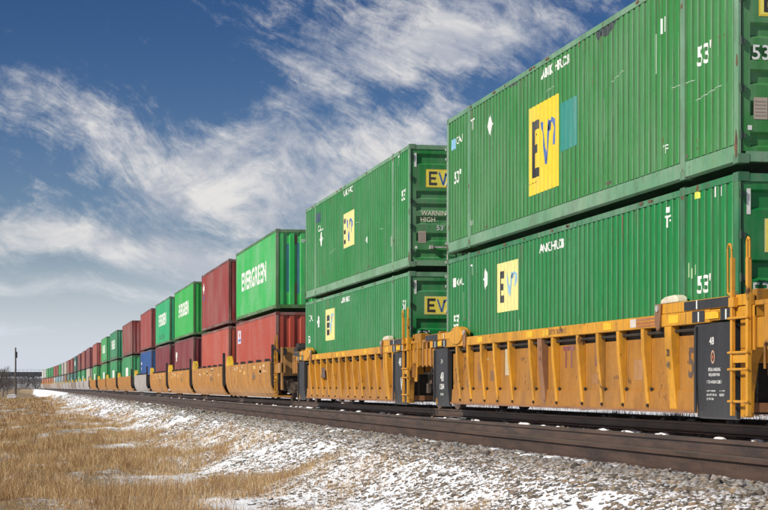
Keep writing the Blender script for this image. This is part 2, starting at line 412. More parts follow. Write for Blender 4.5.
px = np.concatenate([p[0] for p in parts]); py = np.concatenate([p[1] for p in parts]); sz = np.concatenate([p[2] for p in parts])
o = scatter_stones('ballast_stones', px, py, sz, .22); tag(o, 'brown and grey ballast stones poking through the snow beside the rails', 'gravel', kind='stuff')

# clumps of snow left along the foot of the near rail
def blobs(name, pts, mat):
    v, f = ico(); bm = bmesh.new(); bmesh.ops.create_icosphere(bm, subdivisions=2, radius=1); V = np.array([w.co[:] for w in bm.verts]); F = np.array([[w.index for w in ff.verts] for ff in bm.faces]); bm.free()
    n = len(pts); P = V[None]*(1+.0*V[None]); P = np.repeat(P, n, 0)
    P = P*(1+rng.uniform(-.20, .20, (n, len(V), 1)))
    pts = np.array(pts); P = P*pts[:, None, 3:6]; P += pts[:, None, 0:3]
    me = np_mesh(name, P.reshape(-1, 3), (F[None]+np.arange(n)[:, None, None]*len(V)).reshape(-1, 3)); me.materials.append(mat)
    for p in me.polygons: p.use_smooth = True
    o = bpy.data.objects.new(name, me); COL.objects.link(o); return o
pts = []
for i in range(26):
    y0 = 11*(14)**random.random()
    for k in range(random.randint(2, 7)):
        y = y0+random.gauss(0, .35); x = 4.80-abs(random.gauss(0, .09)); r = random.uniform(.025, .085)
        pts.append((x, y, float(ground_z(np.array([x]), np.array([y]))[0])+.02, r, r*random.uniform(1, 2.6), r*random.uniform(.2, .4)))
for i in range(120):
    y = 10*(12)**random.random(); x = random.choice([6.62, 9.3, 9.25, 10.2])+random.gauss(0, .06); r = random.uniform(.04, .10)
    pts.append((x, y, -.20, r, r*1.8, r*.4))
for i in range(620):      # snow packed against the far rail of the main track
    y = 14*(8)**random.random(); y = y if math.sin(y*4.1)+random.uniform(-.6, .6) > -.1 else y+.7; x = random.uniform(10.72, 10.84); r = random.uniform(.04, .10)
    pts.append((x, y, -.13+random.uniform(-.04, .03), .05, r*random.uniform(.6, 1.5), r*random.uniform(.7, 1.1)))
o = blobs('snow_clumps', pts, MAT['snow_clump']); tag(o, 'small drifts of snow lying along the rails and beyond the train', 'snow', kind='stuff')

# ------------------------------------------------------------------ dry grass
def grass(name, n_tuft, y0, y1, xfun, hmin, hmax, per, w, seed):
    r = np.random.default_rng(seed)
    ty = y0*(y1/y0)**(r.uniform(0, 1, n_tuft)**.9); xa, xb = xfun(ty); tx = xa+(xb-xa)*r.uniform(0, 1, n_tuft)
    mk = fbm(tx*.9+20, ty*.35, 4, 21)
    pr = np.interp(tx, [-8, .8, 2.3, 3.2, 3.8, 4.3], [.82, .76, .62, .46, .06, -.1]) + (mk-.5)*3.8*np.interp(tx, [0.2, 1.4, 4.0], [.7, 1, .55])
    k = r.uniform(0, 1, n_tuft) < pr; tx, ty, mk = tx[k], ty[k], mk[k]
    hs = np.interp(mk, [.35, .68], [.35, 1.35])*r.uniform(.45, 1.25, len(tx))*(1+.5*(r.uniform(0, 1, len(tx)) < .06))*np.interp(tx, [2, 3.4], [1, .6])
    n = len(tx)*per
    bx = np.repeat(tx, per)+r.normal(0, .06, n); by = np.repeat(ty, per)+r.normal(0, .05, n)
    h = r.uniform(hmin, hmax, n)*np.repeat(hs, per)
    a = r.uniform(0, 2*np.pi, n); lean = np.abs(r.normal(.5, .5, n)); la = r.uniform(0, 2*np.pi, n)
    base = np.repeat(r.uniform(0, 2*np.pi, len(tx)), per); la = np.where(r.uniform(0, 1, n) < .5, base, la)
    bz = ground_z(bx, by)-.015
    ww = w*(by/18.0)**.75*r.uniform(.6, 1.3, n)
    dx, dy = np.cos(a)*ww, np.sin(a)*ww
    lx, ly = np.cos(la)*np.sin(lean), np.sin(la)*np.sin(lean); lz = np.cos(lean)
    P = np.zeros((n, 5, 3))
    P[:, 0] = np.stack([bx-dx, by-dy, bz], -1); P[:, 1] = np.stack([bx+dx, by+dy, bz], -1)
    mx, my, mz = bx+lx*h*.45, by+ly*h*.45, bz+h*(.55*lz+.02)
    P[:, 2] = np.stack([mx+dx*.75, my+dy*.75, mz], -1); P[:, 3] = np.stack([mx-dx*.75, my-dy*.75, mz], -1)
    P[:, 4] = np.stack([bx+lx*h*1.25, by+ly*h*1.25, bz+h*lz*.92], -1)
    o = np.arange(n)[:, None]*5
    F = np.concatenate([np.stack([o+0, o+1, o+2], -1), np.stack([o+0, o+2, o+3], -1), np.stack([o+3, o+2, o+4], -1)]).reshape(-1, 3)
    return P.reshape(-1, 3), F
A_ = grass('a', 26000, 13, 70, lambda y: (-.035*y-1.2, 4.1+0*y), .04, .235, 18, .0020, 1)
B_ = grass('b', 15000, 65, 330, lambda y: (-.035*y-2, 3.9+0*y), .06, .24, 9, .0035, 2)
C_ = grass('c', 6000, 8, 120, lambda y: (-9+0*y, -1.0-.03*y), .08, .28, 10, .004, 3)
V = np.concatenate([A_[0], B_[0], C_[0]]); F = np.concatenate([A_[1], B_[1]+len(A_[0]), C_[1]+len(A_[0])+len(B_[0])])
me = np_mesh('dry_grass', V, F); me.materials.append(MAT['dry_grass'])
o = bpy.data.objects.new('dry_grass', me); COL.objects.link(o); tag(o, 'dead straw-coloured grass covering the bank beside the railway', 'grass', kind='stuff')

def brush():  # added stalks stand in for dark rigging and shadow streaks under the cars
    r = np.random.default_rng(8); n = 9000; cy = 22*(7)**r.uniform(0, 1, 130); cx = r.uniform(15, 24, 130); k = r.integers(0, 130, n)
    bx = cx[k]+r.normal(0, .45, n); by = cy[k]+r.normal(0, .55, n); h = r.uniform(.06, .30, n); w = .006*(by/25)**.6; a = r.uniform(0, 6.28, n); z = ground_z(bx, by)
    P = np.zeros((n, 3, 3)); P[:, 0] = np.stack([bx-np.cos(a)*w, by-np.sin(a)*w, z-.02], -1); P[:, 1] = np.stack([bx+np.cos(a)*w, by+np.sin(a)*w, z-.02], -1)
    P[:, 2] = np.stack([bx+r.normal(0, .05, n), by+r.normal(0, .05, n), z+h], -1)
    me = np_mesh('added_streak_brush', P.reshape(-1, 3), np.arange(n*3).reshape(-1, 3)); me.materials.append(MAT['weed_brown'])
    o = bpy.data.objects.new('added_streak_brush', me); COL.objects.link(o); tag(o, 'added dark stalks standing in for rigging and shadow streaks beyond the train', 'brush', kind='stuff')
brush()

# ------------------------------------------------------------------ railway tracks
def rail_mesh(y0, y1, curved):
    prof = [(-.07, -.17), (.07, -.17), (.07, -.155), (.012, -.135), (.010, -.045), (.036, -.035), (.036, -.006), (.028, 0), (-.028, 0), (-.036, -.006), (-.036, -.035), (-.010, -.045), (-.012, -.135), (-.07, -.155)]
    ys = [y0] + [y for y in range(350, 1200, 25) if y0 < y < y1] + [y1] if curved else [y0, y1]
    mb = MB(); mb2 = MB(); k = len(prof)
    for y in ys: mb.v += [(p[0]+bend(y), y, p[1]) for p in prof]
    for i in range(len(ys)-1):
        for j in range(k):
            if j == 7: continue
            a = i*k+j; b2 = i*k+(j+1) % k; mb.f.append((a, b2, b2+k, a+k))
        mb2.poly([(-.028+bend(ys[i]), ys[i], 0), (.028+bend(ys[i]), ys[i], 0), (.028+bend(ys[i+1]), ys[i+1], 0), (-.028+bend(ys[i+1]), ys[i+1], 0)])
    mb.f.append(tuple(range(k))); return mb, mb2
def track(xr, y1, label, ties):
    t = empty('railway_track', ((xr[0]+xr[1])/2, 0, 0)); tag(t, label, 'railway track')
    for x in xr:
        a, b2 = rail_mesh(-60, y1, True)
        r = a.build('rail', MAT['rail_steel'], t); r.location.x = x-t.location.x
        h = b2.build('rail_head', MAT['rail_head'], r)
    s = MB()
    for i in range(ties):
        y = 2+i*.55; s.box(-1.3, 1.3, y-.11, y+.11, -.36, -.24)
    so = s.build('sleepers', MAT['wood_grey'], t, bevel=.01); so['kind'] = 'stuff'
track((5.0, 6.5), 900, 'empty rusty siding track with dark rails running in front of the train', 140)
track((TRK-.74, TRK+.74), 1100, 'main line track carrying the container train, its rails in shadow under the cars', 260)

# ------------------------------------------------------------------ text and logos
_tc = {}
def text_mesh(txt, h, bold=.0, width=None, align='CENTER'):
    key = (txt, h, bold, width)
    cu = bpy.data.curves.new('t', 'FONT'); cu.body = txt; cu.size = 1; cu.offset = bold; cu.align_x = 'LEFT'; cu.resolution_u = 3
    o = bpy.data.objects.new('t', cu); COL.objects.link(o)
    dg = bpy.context.evaluated_depsgraph_get(); dg.update(); me = bpy.data.meshes.new_from_object(o.evaluated_get(dg))
    bpy.data.objects.remove(o); bpy.data.curves.remove(cu)
    V = np.array([v.co[:2] for v in me.vertices]); F = [tuple(p.vertices) for p in me.polygons]; bpy.data.meshes.remove(me)
    V = V-V.min(0); s = h/V[:, 1].max(); V[:, 1] *= s; V[:, 0] *= (width/V[:, 0].max() if width else s)
    return V, F
def rect(a0, b0, a1, b1): return np.array([(a0, b0), (a1, b0), (a1, b1), (a0, b1)], float), [(0, 1, 2, 3)]
def polyf(pts): return np.array(pts, float), [tuple(range(len(pts)))]
def shift(vf, a, b): return vf[0]+np.array([a, b]), vf[1]
def merge(*vfs):
    V = []; F = []; n = 0
    for v, f in vfs: V.append(v); F += [tuple(i+n for i in q) for q in f]; n += len(v)
    return np.concatenate(V), F
class Prof:     # corrugation profile along a local axis
    def __init__(s, pitch, depth, phase=0.0, o=.42, sl=.12): s.P = pitch; s.d = depth; s.ph = phase; s.o = o; s.sl = sl
    def pts(s, a, b):
        P = s.P; out = [(a, s.at(a))]
        k = math.floor((a-s.ph)/P)-1
        while s.ph+k*P < b:
            for fr, dd in ((0, 0), (s.o, 0), (s.o+s.sl, s.d), (1-s.sl, s.d)):
                y = s.ph+(k+fr)*P
                if a+1e-4 < y < b-1e-4: out.append((y, dd))
            k += 1
        out.append((b, s.at(b))); return out
    def at(s, y):
        t = ((y-s.ph)/s.P) % 1.0
        if t < s.o: return 0.0
        if t < s.o+s.sl: return s.d*(t-s.o)/s.sl
        if t < 1-s.sl: return s.d
        return s.d*(1-t)/s.sl
def decal(vf, xf, prof, parent, color, name='marking', eps=.004, mat='decal'):
    """vf: 2-D art (a to the viewer's right, b up). xf(a,b)->(s, z): s = position along the wall. Conforms to corrugation on the wall x=-W/2."""
    V, F = vf; me = bpy.data.meshes.new(name)
    W = [xf(a, b) for a, b in V]           # (y, z)
    me.from_pydata([(0, y, z) for y, z in W], [], F)
    bm = bmesh.new(); bm.from_mesh(me); bmesh.ops.triangulate(bm, faces=bm.faces[:])
    if prof:
        y0 = min(w[0] for w in W); y1 = max(w[0] for w in W)
        for (y, d) in prof.pts(y0, y1)[1:-1]:
            bmesh.ops.bisect_plane(bm, geom=bm.verts[:]+bm.edges[:]+bm.faces[:], plane_co=(0, y, 0), plane_no=(0, 1, 0), dist=1e-5)
    return me, bm
def side_art(parent, items, W, prof, base=.008):
    """items: list of (vf, y_left, z_bottom, color, layer). Text reads towards -Y on the wall facing -X."""
    for vf, yl, zb, color, layer in items:
        me, bm = decal(vf, lambda a, b: (yl-a, zb+b), prof, parent, color)
        for v in bm.verts: v.co.x = -W/2+base+(prof.at(v.co.y) if prof else 0)-.003-.002*layer
        bm.to_mesh(me); bm.free(); me.materials.append(MAT['decal'])
        objm('marking', me, parent, color)
def end_art(parent, items, y, prof=None):
    """art on a wall facing -Y: a runs along +X"""
    for vf, xl, zb, color, layer in items:
        V, F = vf; me = bpy.data.meshes.new('marking')
        me.from_pydata([(xl+a, y-.003-.002*layer, zb+b) for a, b in V], [], F); me.materials.append(MAT['decal'])
        objm('marking', me, parent, color)
WHITE = (.72, .74, .70); YEL = (.80, .56, .03); PALEY = (.74, .68, .26); BLK = (.02, .02, .02); BLUE = (.05, .14, .42); LBLUE = (.22, .45, .66); TEAL = (.02, .24, .20)
def diamond(w, h): return polyf([(w/2, 0), (w, h/2), (w/2, h), (0, h/2)])
def letterE(w, h, t):     # thin stem, heavy serif blocks: the long E of the logo
    return merge(rect(0, 0, t, h), rect(t, 0, w, t*1.3), rect(t, h-t*1.3, w, h), rect(t, h*.5-t*.6, w*.85, h*.5+t*.6))
def letterM(w, h):
    t = w*.16
    pts1 = polyf([(0, h), (t*.7, h), (w*.38, h*.12), (w*.30, -h*.02)])
    pts2 = polyf([(w*.30, -h*.02), (w*.42, -h*.02), (w*.62, h*.92), (w*.50, h)])
    bow = []; inn = []
    for i in range(9):
        a = math.pi*(1-i/8); bow.append((w*.72+math.cos(a)*w*.24, h*.72+math.sin(a)*h*.28)); inn.append((w*.72+math.cos(a)*w*.12, h*.72+math.sin(a)*h*.17))
    arch = merge(*[polyf([bow[i], bow[i+1], inn[i+1], inn[i]]) for i in range(8)])
    tail = polyf([(w*.96, h*.72), (w*.84, h*.72), (w*.80, h*.35), (w*.86, h*.35)])
    return merge(pts1, pts2, arch, tail)

# ------------------------------------------------------------------ containers
PAINT, FRAMEP = MAT['container_paint'], MAT['frame_paint']
def corr_sheet(mb, prof, a, b, z0, z1, fx):
    pts = prof.pts(a, b); n = len(mb.v)
    for y, d in pts: mb.v += [fx(y, d, z0), fx(y, d, z1)]
    for i in range(len(pts)-1): q = n+2*i; mb.f.append((q, q+2, q+3, q+1))
_mesh = {}
def cached(key, fn):
    if key not in _mesh: _mesh[key] = fn()
    return _mesh[key]
class Cont: pass
def cont_meshes(L, H, W, big):
    """shared meshes of one kind of container: centre line at x=0, y along, z=0 at its base. big = 53 ft type"""
    c = Cont(); br = .25 if big else .15; tr = .10
    c.prof = Prof(.243, .018, -L/2+.2, .52, .10) if big else Prof(.275, .030, -L/2+.2, .46, .10)
    c.eprof = Prof(.40, .048, -W/2+.12, .38, .10)
    mb = MB()
    for s in (-1, 1): corr_sheet(mb, c.prof, -L/2+.10, L/2-.10, br, H-tr+.02, lambda y, d, z, s=s: (s*(W/2-.008-d), y, z))
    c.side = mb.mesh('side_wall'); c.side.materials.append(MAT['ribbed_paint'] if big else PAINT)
    def endsheet(s):
        mb = MB(); corr_sheet(mb, c.eprof, -W/2+(.03 if big else .09), W/2-(.03 if big else .09), .13, H-.08, lambda x, d, z: (x, s*(L/2-.02-d), z)); me = mb.mesh('end_wall'); me.materials.append(PAINT); return me
    c.end_far = endsheet(1); c.end_near = endsheet(-1)
    mb = MB(); rp = Prof(.5, .02, 0); corr_sheet(mb, rp, -L/2+.05, L/2-.05, -W/2+.03, W/2-.03, lambda y, d, x: (x, y, H-.03-d))
    mb.box(-W/2+.05, W/2-.05, -L/2+.05, L/2-.05, .10, .14)
    c.roof = mb.mesh('roof'); c.roof.materials.append(PAINT)
    mb = MB()
    for sx in (-1, 1):
        x0, x1 = sorted((sx*W/2, sx*(W/2-.07)))
        mb.box(x0, x1, -L/2+.14, L/2-.14, H-tr, H-.012)          # top rail
        if big:
            mb.prism([(sx*W/2, 0.03), (sx*(W/2-.05), .0), (sx*(W/2-.06), br), (sx*(W/2-.004), br-.012)], 1, -L/2+.15, L/2-.15)
            for y in (-6.096, 6.096):
                xa, xb = sorted((sx*(W/2+.004), sx*(W/2-.12))); mb.box(xa, xb, y-.085, y+.085, .06, H-.0)
        else:
            mb.box(x0, x1, -L/2+.15, L/2-.15, .03, br)
        for sy in (-1, 1):
            ya, yb = sorted((sy*L/2, sy*(L/2-.15))); xa, xb = sorted((sx*W/2-.0*sx, sx*(W/2-(.035 if big else .10)))); mb.box(xa, xb, ya, yb, .02, H-.02)
    for sy in (-1, 1):
        ya, yb = sorted((sy*(L/2-.003), sy*(L/2-.10))); mb.box(-W/2+.11, W/2-.11, ya, yb, H-.12, H-.015); mb.box(-W/2+.11, W/2-.11, ya, yb, .02, .15)
    c.frame = mb.mesh('frame'); c.frame.materials.append(FRAMEP)
    mb = MB(); mb.box(-.075, .075, -.09, .09, 0, .118)
    c.cast = mb.mesh('corner_casting'); c.cast.materials.append(FRAMEP)
    # casting with a recessed oval-ish hole drawn as a dark inset
    c.castpos = [(sx*(W/2-.072), sy*(L/2-.086), z) for sx in (-1, 1) for sy in (-1, 1) for z in (0.0, H-.116)]
    if big: c.castpos += [(sx*(W/2-.068), sy*6.096, z) for sx in (-1, 1) for sy in (-1, 1) for z in (0.0, H-.110)]
    c.L, c.H, c.W = L, H, W
    return c
BIG = cont_meshes(16.15, 2.90, 2.60, True); SML = cont_meshes(12.75, 2.90, 2.60, False)
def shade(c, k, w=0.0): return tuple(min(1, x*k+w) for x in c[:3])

def door_53(t, c, col, upper, warn):
    """double door on the end facing -Y with horizontal stiffening recesses, lock rods, hinges and markings"""
    L, H, W = c.L, c.H, c.W; yd = -L/2+.015
    rec = [(2.42, 2.68), (1.60, 1.80), (1.31, 1.50), (1.00, 1.20), (.60, .80), (.20, .40)] if upper else [(2.42, 2.68), (1.52, 1.78), (.95, 1.2), (.5, .75)]
    for sx in (-1, 1):
        x0, x1 = (-W/2+.045, -.012) if sx < 0 else (.012, W/2-.045); m = .12
        mb = MB(); zs = [(.15, 0)]
        for a, b2 in sorted(rec): zs += [(a, 0), (a+.035, .045), (b2-.035, .045), (b2, 0)]
        zs.append((H-.125, 0))
        for xa, xb, flat in ((x0, x0+m, 1), (x0+m, x1-m, 0), (x1-m, x1, 1)):
            n = len(mb.v)
            for z, d in zs: dd = 0 if flat else d; mb.v += [(xa, yd+dd, z), (xb, yd+dd, z)]
            for i in range(len(zs)-1): q = n+2*i; mb.f.append((q, q+1, q+3, q+2))
        for a, b2 in rec:
            for xx in (x0+m, x1-m): mb.poly([(xx, yd, a), (xx, yd+.045, a+.035), (xx, yd+.045, b2-.035), (xx, yd, b2)])
        mb.box(x0, x1, yd+.05, yd+.07, .15, H-.125)
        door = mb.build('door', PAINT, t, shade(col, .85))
        for xx in (x0-.006, x1+.0):
            g = MB(); g.box(xx-.010, xx+.016, yd-.010, yd+.03, .14, H-.12); g.build('door_gasket', MAT['rubber'], door)
        for k, off in enumerate((.30, .86)):
            xr = x0+off*(x1-x0) if sx > 0 else x1-off*(x1-x0)
            if sx < 0 and k == 1: continue
            rmb = MB(); rmb.tube((xr, yd-.05, .06), (xr, yd-.05, H-.06), .017, 10)
            for z in (.10, .55, 1.25, 1.95, 2.55, H-.12): rmb.box(xr-.045, xr+.045, yd-.075, yd-.003, z-.03, z+.03)
            rod = rmb.build('lock_rod', MAT['rod_steel'], door)
            hmb = MB(); s2 = -1; hmb.box(xr+s2*.42, xr, yd-.085, yd-.068, .44, .475) if s2 < 0 else None
            hmb.box(xr-.44, xr-.36, yd-.10, yd-.004, .415, .50); hmb.build('door_handle', MAT['rod_steel'], rod)
        for z in (.35, .95, 1.55, 2.10, 2.62):
            h = MB(); xh = x0 if sx < 0 else x1
            h.box(xh-.03, xh+.05, yd-.03, yd-.004, z-.04, z+.04); h.tube((xh-.02, yd-.035, z-.06), (xh-.02, yd-.035, z+.06), .014, 8)
            h.build('hinge', PAINT, door, (.02, .06, .03), bevel=.004)
    u0 = -W/2; art = []
    art.append((rect(0, 0, .34, .05), u0+.20, H-.10, WHITE, 3)); art.append((rect(0, 0, .34, .05), u0+2.0, H-.10, WHITE, 3))
    art.append((rect(0, 0, .055, .33), u0+.085+.03, 2.36, WHITE, 1))
    art.append((rect(0, 0, .16, .042), u0+.22, .06, (.75, .68, .5), 3)); art.append((rect(0, 0, .16, .042), u0+.38, .06, (.55, .09, .06), 3)); art.append((rect(0, 0, .16, .042), u0+.54, .06, WHITE, 3)); art.append((rect(0, 0, .16, .042), u0+.70, .06, (.55, .09, .06), 3))
    yw = 1.30
    lx = u0+(.28 if not warn else .40)
    if not upper: lx = u0+.36
    art += [(rect(0, 0, .86, .43), lx, 1.88, YEL if upper else PALEY, 1), (rect(.02, .02, .84, .41), lx, 1.88, (.85, .74, .10), 2), (letterE(.2, .33, .05), lx+.07, 1.93, BLK, 3), (letterM(.34, .30), lx+.30, 1.94, BLUE, 3)]
    if warn:
        V, F = text_mesh('WARNING', .11, .02); art.append(((V, F), u0+.28, 1.215, (.78, .74, .55), 1))
        V, F = text_mesh('HIGH', .11, .01); art.append(((V, F), u0+.27, 1.02+.04, (.78, .74, .55), 1)); 
    else:
        art.append((text_mesh("53'", .20, .01), u0+.19, 1.32 if upper else 1.30, WHITE, 1))
    if upper:
        art += [(rect(0, 0, .19, .28), u0+.21, .56, (.42, .35, .28), 1)]
        for i in range(5): art.append((rect(0, 0, .15, .012), u0+.23, .60+i*.045, (.25, .2, .17), 2))
        art.append((rect(0, 0, .06, .06), u0+.13, .42, WHITE, 1))
    if upper and warn: art.append((text_mesh("53'", .13, .01), u0+.66, .86, WHITE, 1))
    end_art(t, art, yd)

def container(loc, rz, big, col, label, group, upper=False, frame_col=None, doors=None, side_items=None, end_items=None, castings=True):
    c = BIG if big else SML; t = empty('shipping_container', loc, rz); tag(t, label, 'container', group)
    fc = frame_col or (col[0]*.35+.05, col[1]*.35+.02, col[2]*.35+.015)
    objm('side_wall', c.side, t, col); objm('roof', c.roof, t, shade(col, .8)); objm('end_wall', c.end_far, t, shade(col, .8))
    f = objm('frame', c.frame, t, fc)
    if castings and big:
        rr = random.Random(int(loc[1]*10+loc[2]*7))
        for (ya, yb, za, zb) in [(-8.07, -7.95, .0, .45), (-8.06, -8.0, 1.2, 1.4), (-6.17, -6.03, .02, .16), (6.02, 6.16, .05, .2), (-6.17, -6.02, 2.7, 2.88), (7.97, 8.07, .03, .25)]+[(q, q+rr.uniform(.05, .35), 2.82, 2.885) for q in [rr.uniform(-7.5, 7) for _ in range(9)]]:
            k = 9; me = bpy.data.meshes.new('rust_patch'); me.from_pydata([(-c.W/2-.0065, (ya+yb)/2+math.cos(q*6.283/k)*(yb-ya)/2*rr.uniform(.5, 1), (za+zb)/2+math.sin(q*6.283/k)*(zb-za)/2*rr.uniform(.5, 1)) for q in range(k)], [], [tuple(range(k))])
            me.materials.append(MAT['rust_steel']); objm('rust_patch', me, f)
    if castings:
        for p in c.castpos: k = objm('corner_casting', c.cast, f, shade(fc, .7)); k.location = p
    if doors: door_53(t, c, col, upper, doors == 'warn')
    else: objm('end_wall', c.end_near, t, col)
    if side_items: side_art(t, side_items, c.W, c.prof)
    for vf, xl, zb, colr, ly in (end_items or []):
        V, F = vf; me = bpy.data.meshes.new('marking'); me.from_pydata([(xl+a, 0, zb+b) for a, b in V], [], F); bm = bmesh.new(); bm.from_mesh(me); bmesh.ops.triangulate(bm, faces=bm.faces[:])
        for x, d in c.eprof.pts(xl+V[:, 0].min(), xl+V[:, 0].max())[1:-1]: bmesh.ops.bisect_plane(bm, geom=bm.verts[:]+bm.edges[:]+bm.faces[:], plane_co=(x, 0, 0), plane_no=(1, 0, 0), dist=1e-5)
        for v in bm.verts: v.co.y = -c.L/2+.02+c.eprof.at(v.co.x)-.003-.002*ly
        bm.to_mesh(me); bm.free(); me.materials.append(MAT['decal']); objm('marking', me, t, colr)
    return t

LOWZ, UPZ = .345, 3.362
GRP = 'containers stacked two high on the train'
# ---- stack A (nearest) and B: 53 ft boxes.  side marks given in world Y/z of the photograph's wall
def bigstack(yc, low, up, n):
    out = []
    for tier, spec in (('lower', low), ('upper', up)):
        z = LOWZ if tier == 'lower' else UPZ
        items = [(vf, y-yc, zz-z, colr, ly) for (vf, y, zz, colr, ly) in spec['items']]
        container((TRK, yc, z), 0, True, spec['col'], spec['label'], GRP, tier == 'upper', spec['frame'], spec['doors'], items)
def wear(seed, yc, z, n=30):
    r = random.Random(seed); out = []
    def blot(w, h, k=9): return polyf([(w/2+math.cos(q*6.283/k)*w/2*r.uniform(.45, 1.05), h/2+math.sin(q*6.283/k)*h/2*r.uniform(.45, 1.05)) for q in range(k)])
    def drip(w, h): return polyf([(0, h), (w, h), (w*.8, h*.6), (w*.62, h*.1), (w*.5, 0), (w*.35, h*.25), (w*.15, h*.7)])
    for i in range(n):
        y = yc+r.uniform(-7.7, 7.7); q = r.random()
        if q < .35: h = r.uniform(.08, .5); out.append((drip(r.uniform(.02, .05), h), y, z+2.80-h-r.uniform(0, .05), (.15, .075, .04), 0))
        elif q < .55: out.append((blot(r.uniform(.03, .12), r.uniform(.03, .10)), y, z+r.uniform(.3, 2.7), (.13, .06, .035), 0))
        elif q < .75: out.append((rect(0, 0, r.uniform(.01, .02), r.uniform(.1, .7)), y, z+r.uniform(.3, 2.0), (.30, .42, .30), 0))
        elif q < .88: l = r.uniform(.3, 1.1); dz = r.uniform(-.08, .1); out.append((polyf([(0, 0), (l, dz), (l, dz+.012), (0, .012)]), y, z+r.uniform(.3, 2.4), (.32, .45, .32), 0))
        else: out.append((blot(r.uniform(.15, .5), r.uniform(.03, .09)), y, z+r.uniform(.27, .34), (.09, .06, .04), 0))
    return out
def logo(y, z, w, h, bg, ecol, mcol, small=False):
    return [(rect(0, 0, w, h), y, z, bg, 0), (letterE(w*.22, h*.64, w*.07), y-w*.12, z+h*.19, ecol, 1), (letterM(w*.52, h*.48), y-w*.42, z+h*.30, mcol, 1)]
yA = 29.6; yB = 49.62
A_up = logo(31.27, 3.94, 1.80, 1.58, YEL, BLK, BLUE) + [
    (rect(0, 0, .95, .82), 29.32, 4.50, TEAL, 0), (diamond(.40, .46), 34.25, 5.40, WHITE, 0),
    (text_mesh('ANK HRCB', .17, .035, 1.7), 30.5, 5.92, WHITE, 0), (text_mesh("53'", .28, .02, .52), 22.98, 4.83, WHITE, 0),
    (text_mesh("53'", .27, .02, .55), 37.05, 4.80, WHITE, 0), (text_mesh('CAU', .16, .01, .55), 36.85, 5.62, WHITE, 0), (rect(0, 0, .35, .22), 37.30, 5.55, LBLUE, 0),
    (text_mesh('TT', .22, .01, .28), 35.60, 5.74, WHITE, 0), (text_mesh('TF', .12, .0, .22), 24.35, 3.82, WHITE, 0), (text_mesh('11', .22, .01, .2), 24.4, 5.55, WHITE, 0),
    (polyf([(0, .16), (.1, .02), (.3, .06), (.5, 0), (.8, .05), (1.0, .13), (1.3, .26), (0, .26)]), 27.4, 5.99, (.035, .05, .05), 0), (polyf([(0, 0), (.2, .03), (.5, .01), (.6, .1), (0, .12)]), 32.6, 6.10, (.05, .06, .05), 0), (text_mesh('11', .1, 0, .18), 35.6, 3.8, WHITE, 0)]
A_lo = logo(33.5, 1.93, 1.52, .94, PALEY, BLK, LBLUE) + [
    (diamond(.38, .44), 34.6, 2.42, WHITE, 0), (text_mesh('ANK HRCB', .16, .035, 1.5), 30.6, 2.86, WHITE, 0),
    (rect(0, 0, .28, .19), 37.15, 2.62, WHITE, 0), (text_mesh('CAU', .15, .01, .6), 36.8, 2.63, WHITE, 0), (text_mesh("53'", .25, .02, .5), 37.1, 1.78, WHITE, 0),
    (text_mesh('TT', .22, .01, .3), 35.75, 2.78, WHITE, 0), (text_mesh("53'", .25, .02, .5), 22.98, 1.76, WHITE, 0),
    (text_mesh('TF', .17, .02, .24), 24.22, 2.76, WHITE, 0), (rect(0, 0, .16, .08), 24.18, 2.97, WHITE, 0), (rect(0, 0, .18, .13), 23.08, 3.05, (.62, .68, .08), 0),
    (rect(0, 0, .07, .14), 22.36, 3.0, WHITE, 1), (rect(0, 0, .07, .14), 22.16, 3.0, WHITE, 1),
    (rect(0, 0, .015, .45), 23.35, 1.75, (.35, .5, .3), 0), (rect(0, 0, .03, .14), 23.20, 1.98, (.4, .55, .3), 0), (rect(0, 0, .03, .14), 22.95+.1, 2.02, (.4, .55, .3), 0), (rect(0, 0, .04, .2), 23.3, 2.0, (.4, .55, .3), 0)]
B_up = [(rect(0, 0, 1.72, .98), 50.7, 4.46, PALEY, 0), (rect(0, 0, .3, .14), 50.55, 5.16, BLK, 1), (rect(0, 0, .3, .12), 50.55, 4.86, BLK, 1), (rect(0, 0, .3, .12), 50.55, 4.58, BLK, 1), (letterM(.9, .62), 50.1, 4.62, BLUE, 1),
    (diamond(.55, .46), 54.9, 4.83, WHITE, 0), (text_mesh('ANK HRO', .17, .02, 1.55), 50.7, 5.95, WHITE, 0), (text_mesh("53'", .26, .02, .5), 42.5, 5.0, WHITE, 0),
    (rect(0, 0, .9, .30), 55.6, 5.62, (.02, .07, .10), 0), (text_mesh('CAU', .2, .01, .9), 55.2, 5.32, WHITE, 0), (text_mesh('11', .25, .02, .2), 43.9, 4.0, WHITE, 0), (text_mesh('T', .25, .02, .2), 42.95, 5.9, WHITE, 0), (text_mesh('4', .18, .02, .2), 47.2, 4.35, WHITE, 0)]
B_lo = [(rect(0, 0, 1.62, .94), 53.8, 1.90, PALEY, 0), (letterE(.55, .6, .13), 53.6, 2.06, BLK, 1), (letterM(.9, .6), 53.15, 2.1, LBLUE, 1),
    (diamond(.5, .42), 55.4, 2.32, WHITE, 0), (text_mesh('ANK HRO', .15, .03, 1.4), 51.0, 2.92, WHITE, 0), (text_mesh("53'", .25, .02, .5), 42.4, 2.35, WHITE, 0), (text_mesh('CAU', .2, .01, .8), 57.0, 2.6, WHITE, 0), (text_mesh("53'", .25, .02, .5), 57.2, 1.9, WHITE, 0)]
A_up += wear(1, yA, UPZ, 28); A_lo += wear(2, yA, LOWZ, 18); B_up += wear(3, yB, UPZ, 18); B_lo += wear(4, yB, LOWZ, 20)
bigstack(yA, dict(items=A_lo, col=(.002, .20, .040, .3), frame=(.02, .18, .07), doors='std', label='deep green container with pale yellow E logo, sunk in the nearest well car'),
         dict(items=A_up, col=(.032, .225, .044, .6), frame=(.12, .29, .16), doors='std', label='faded green container with large bright yellow logo, on top of the nearest stack'), 1)
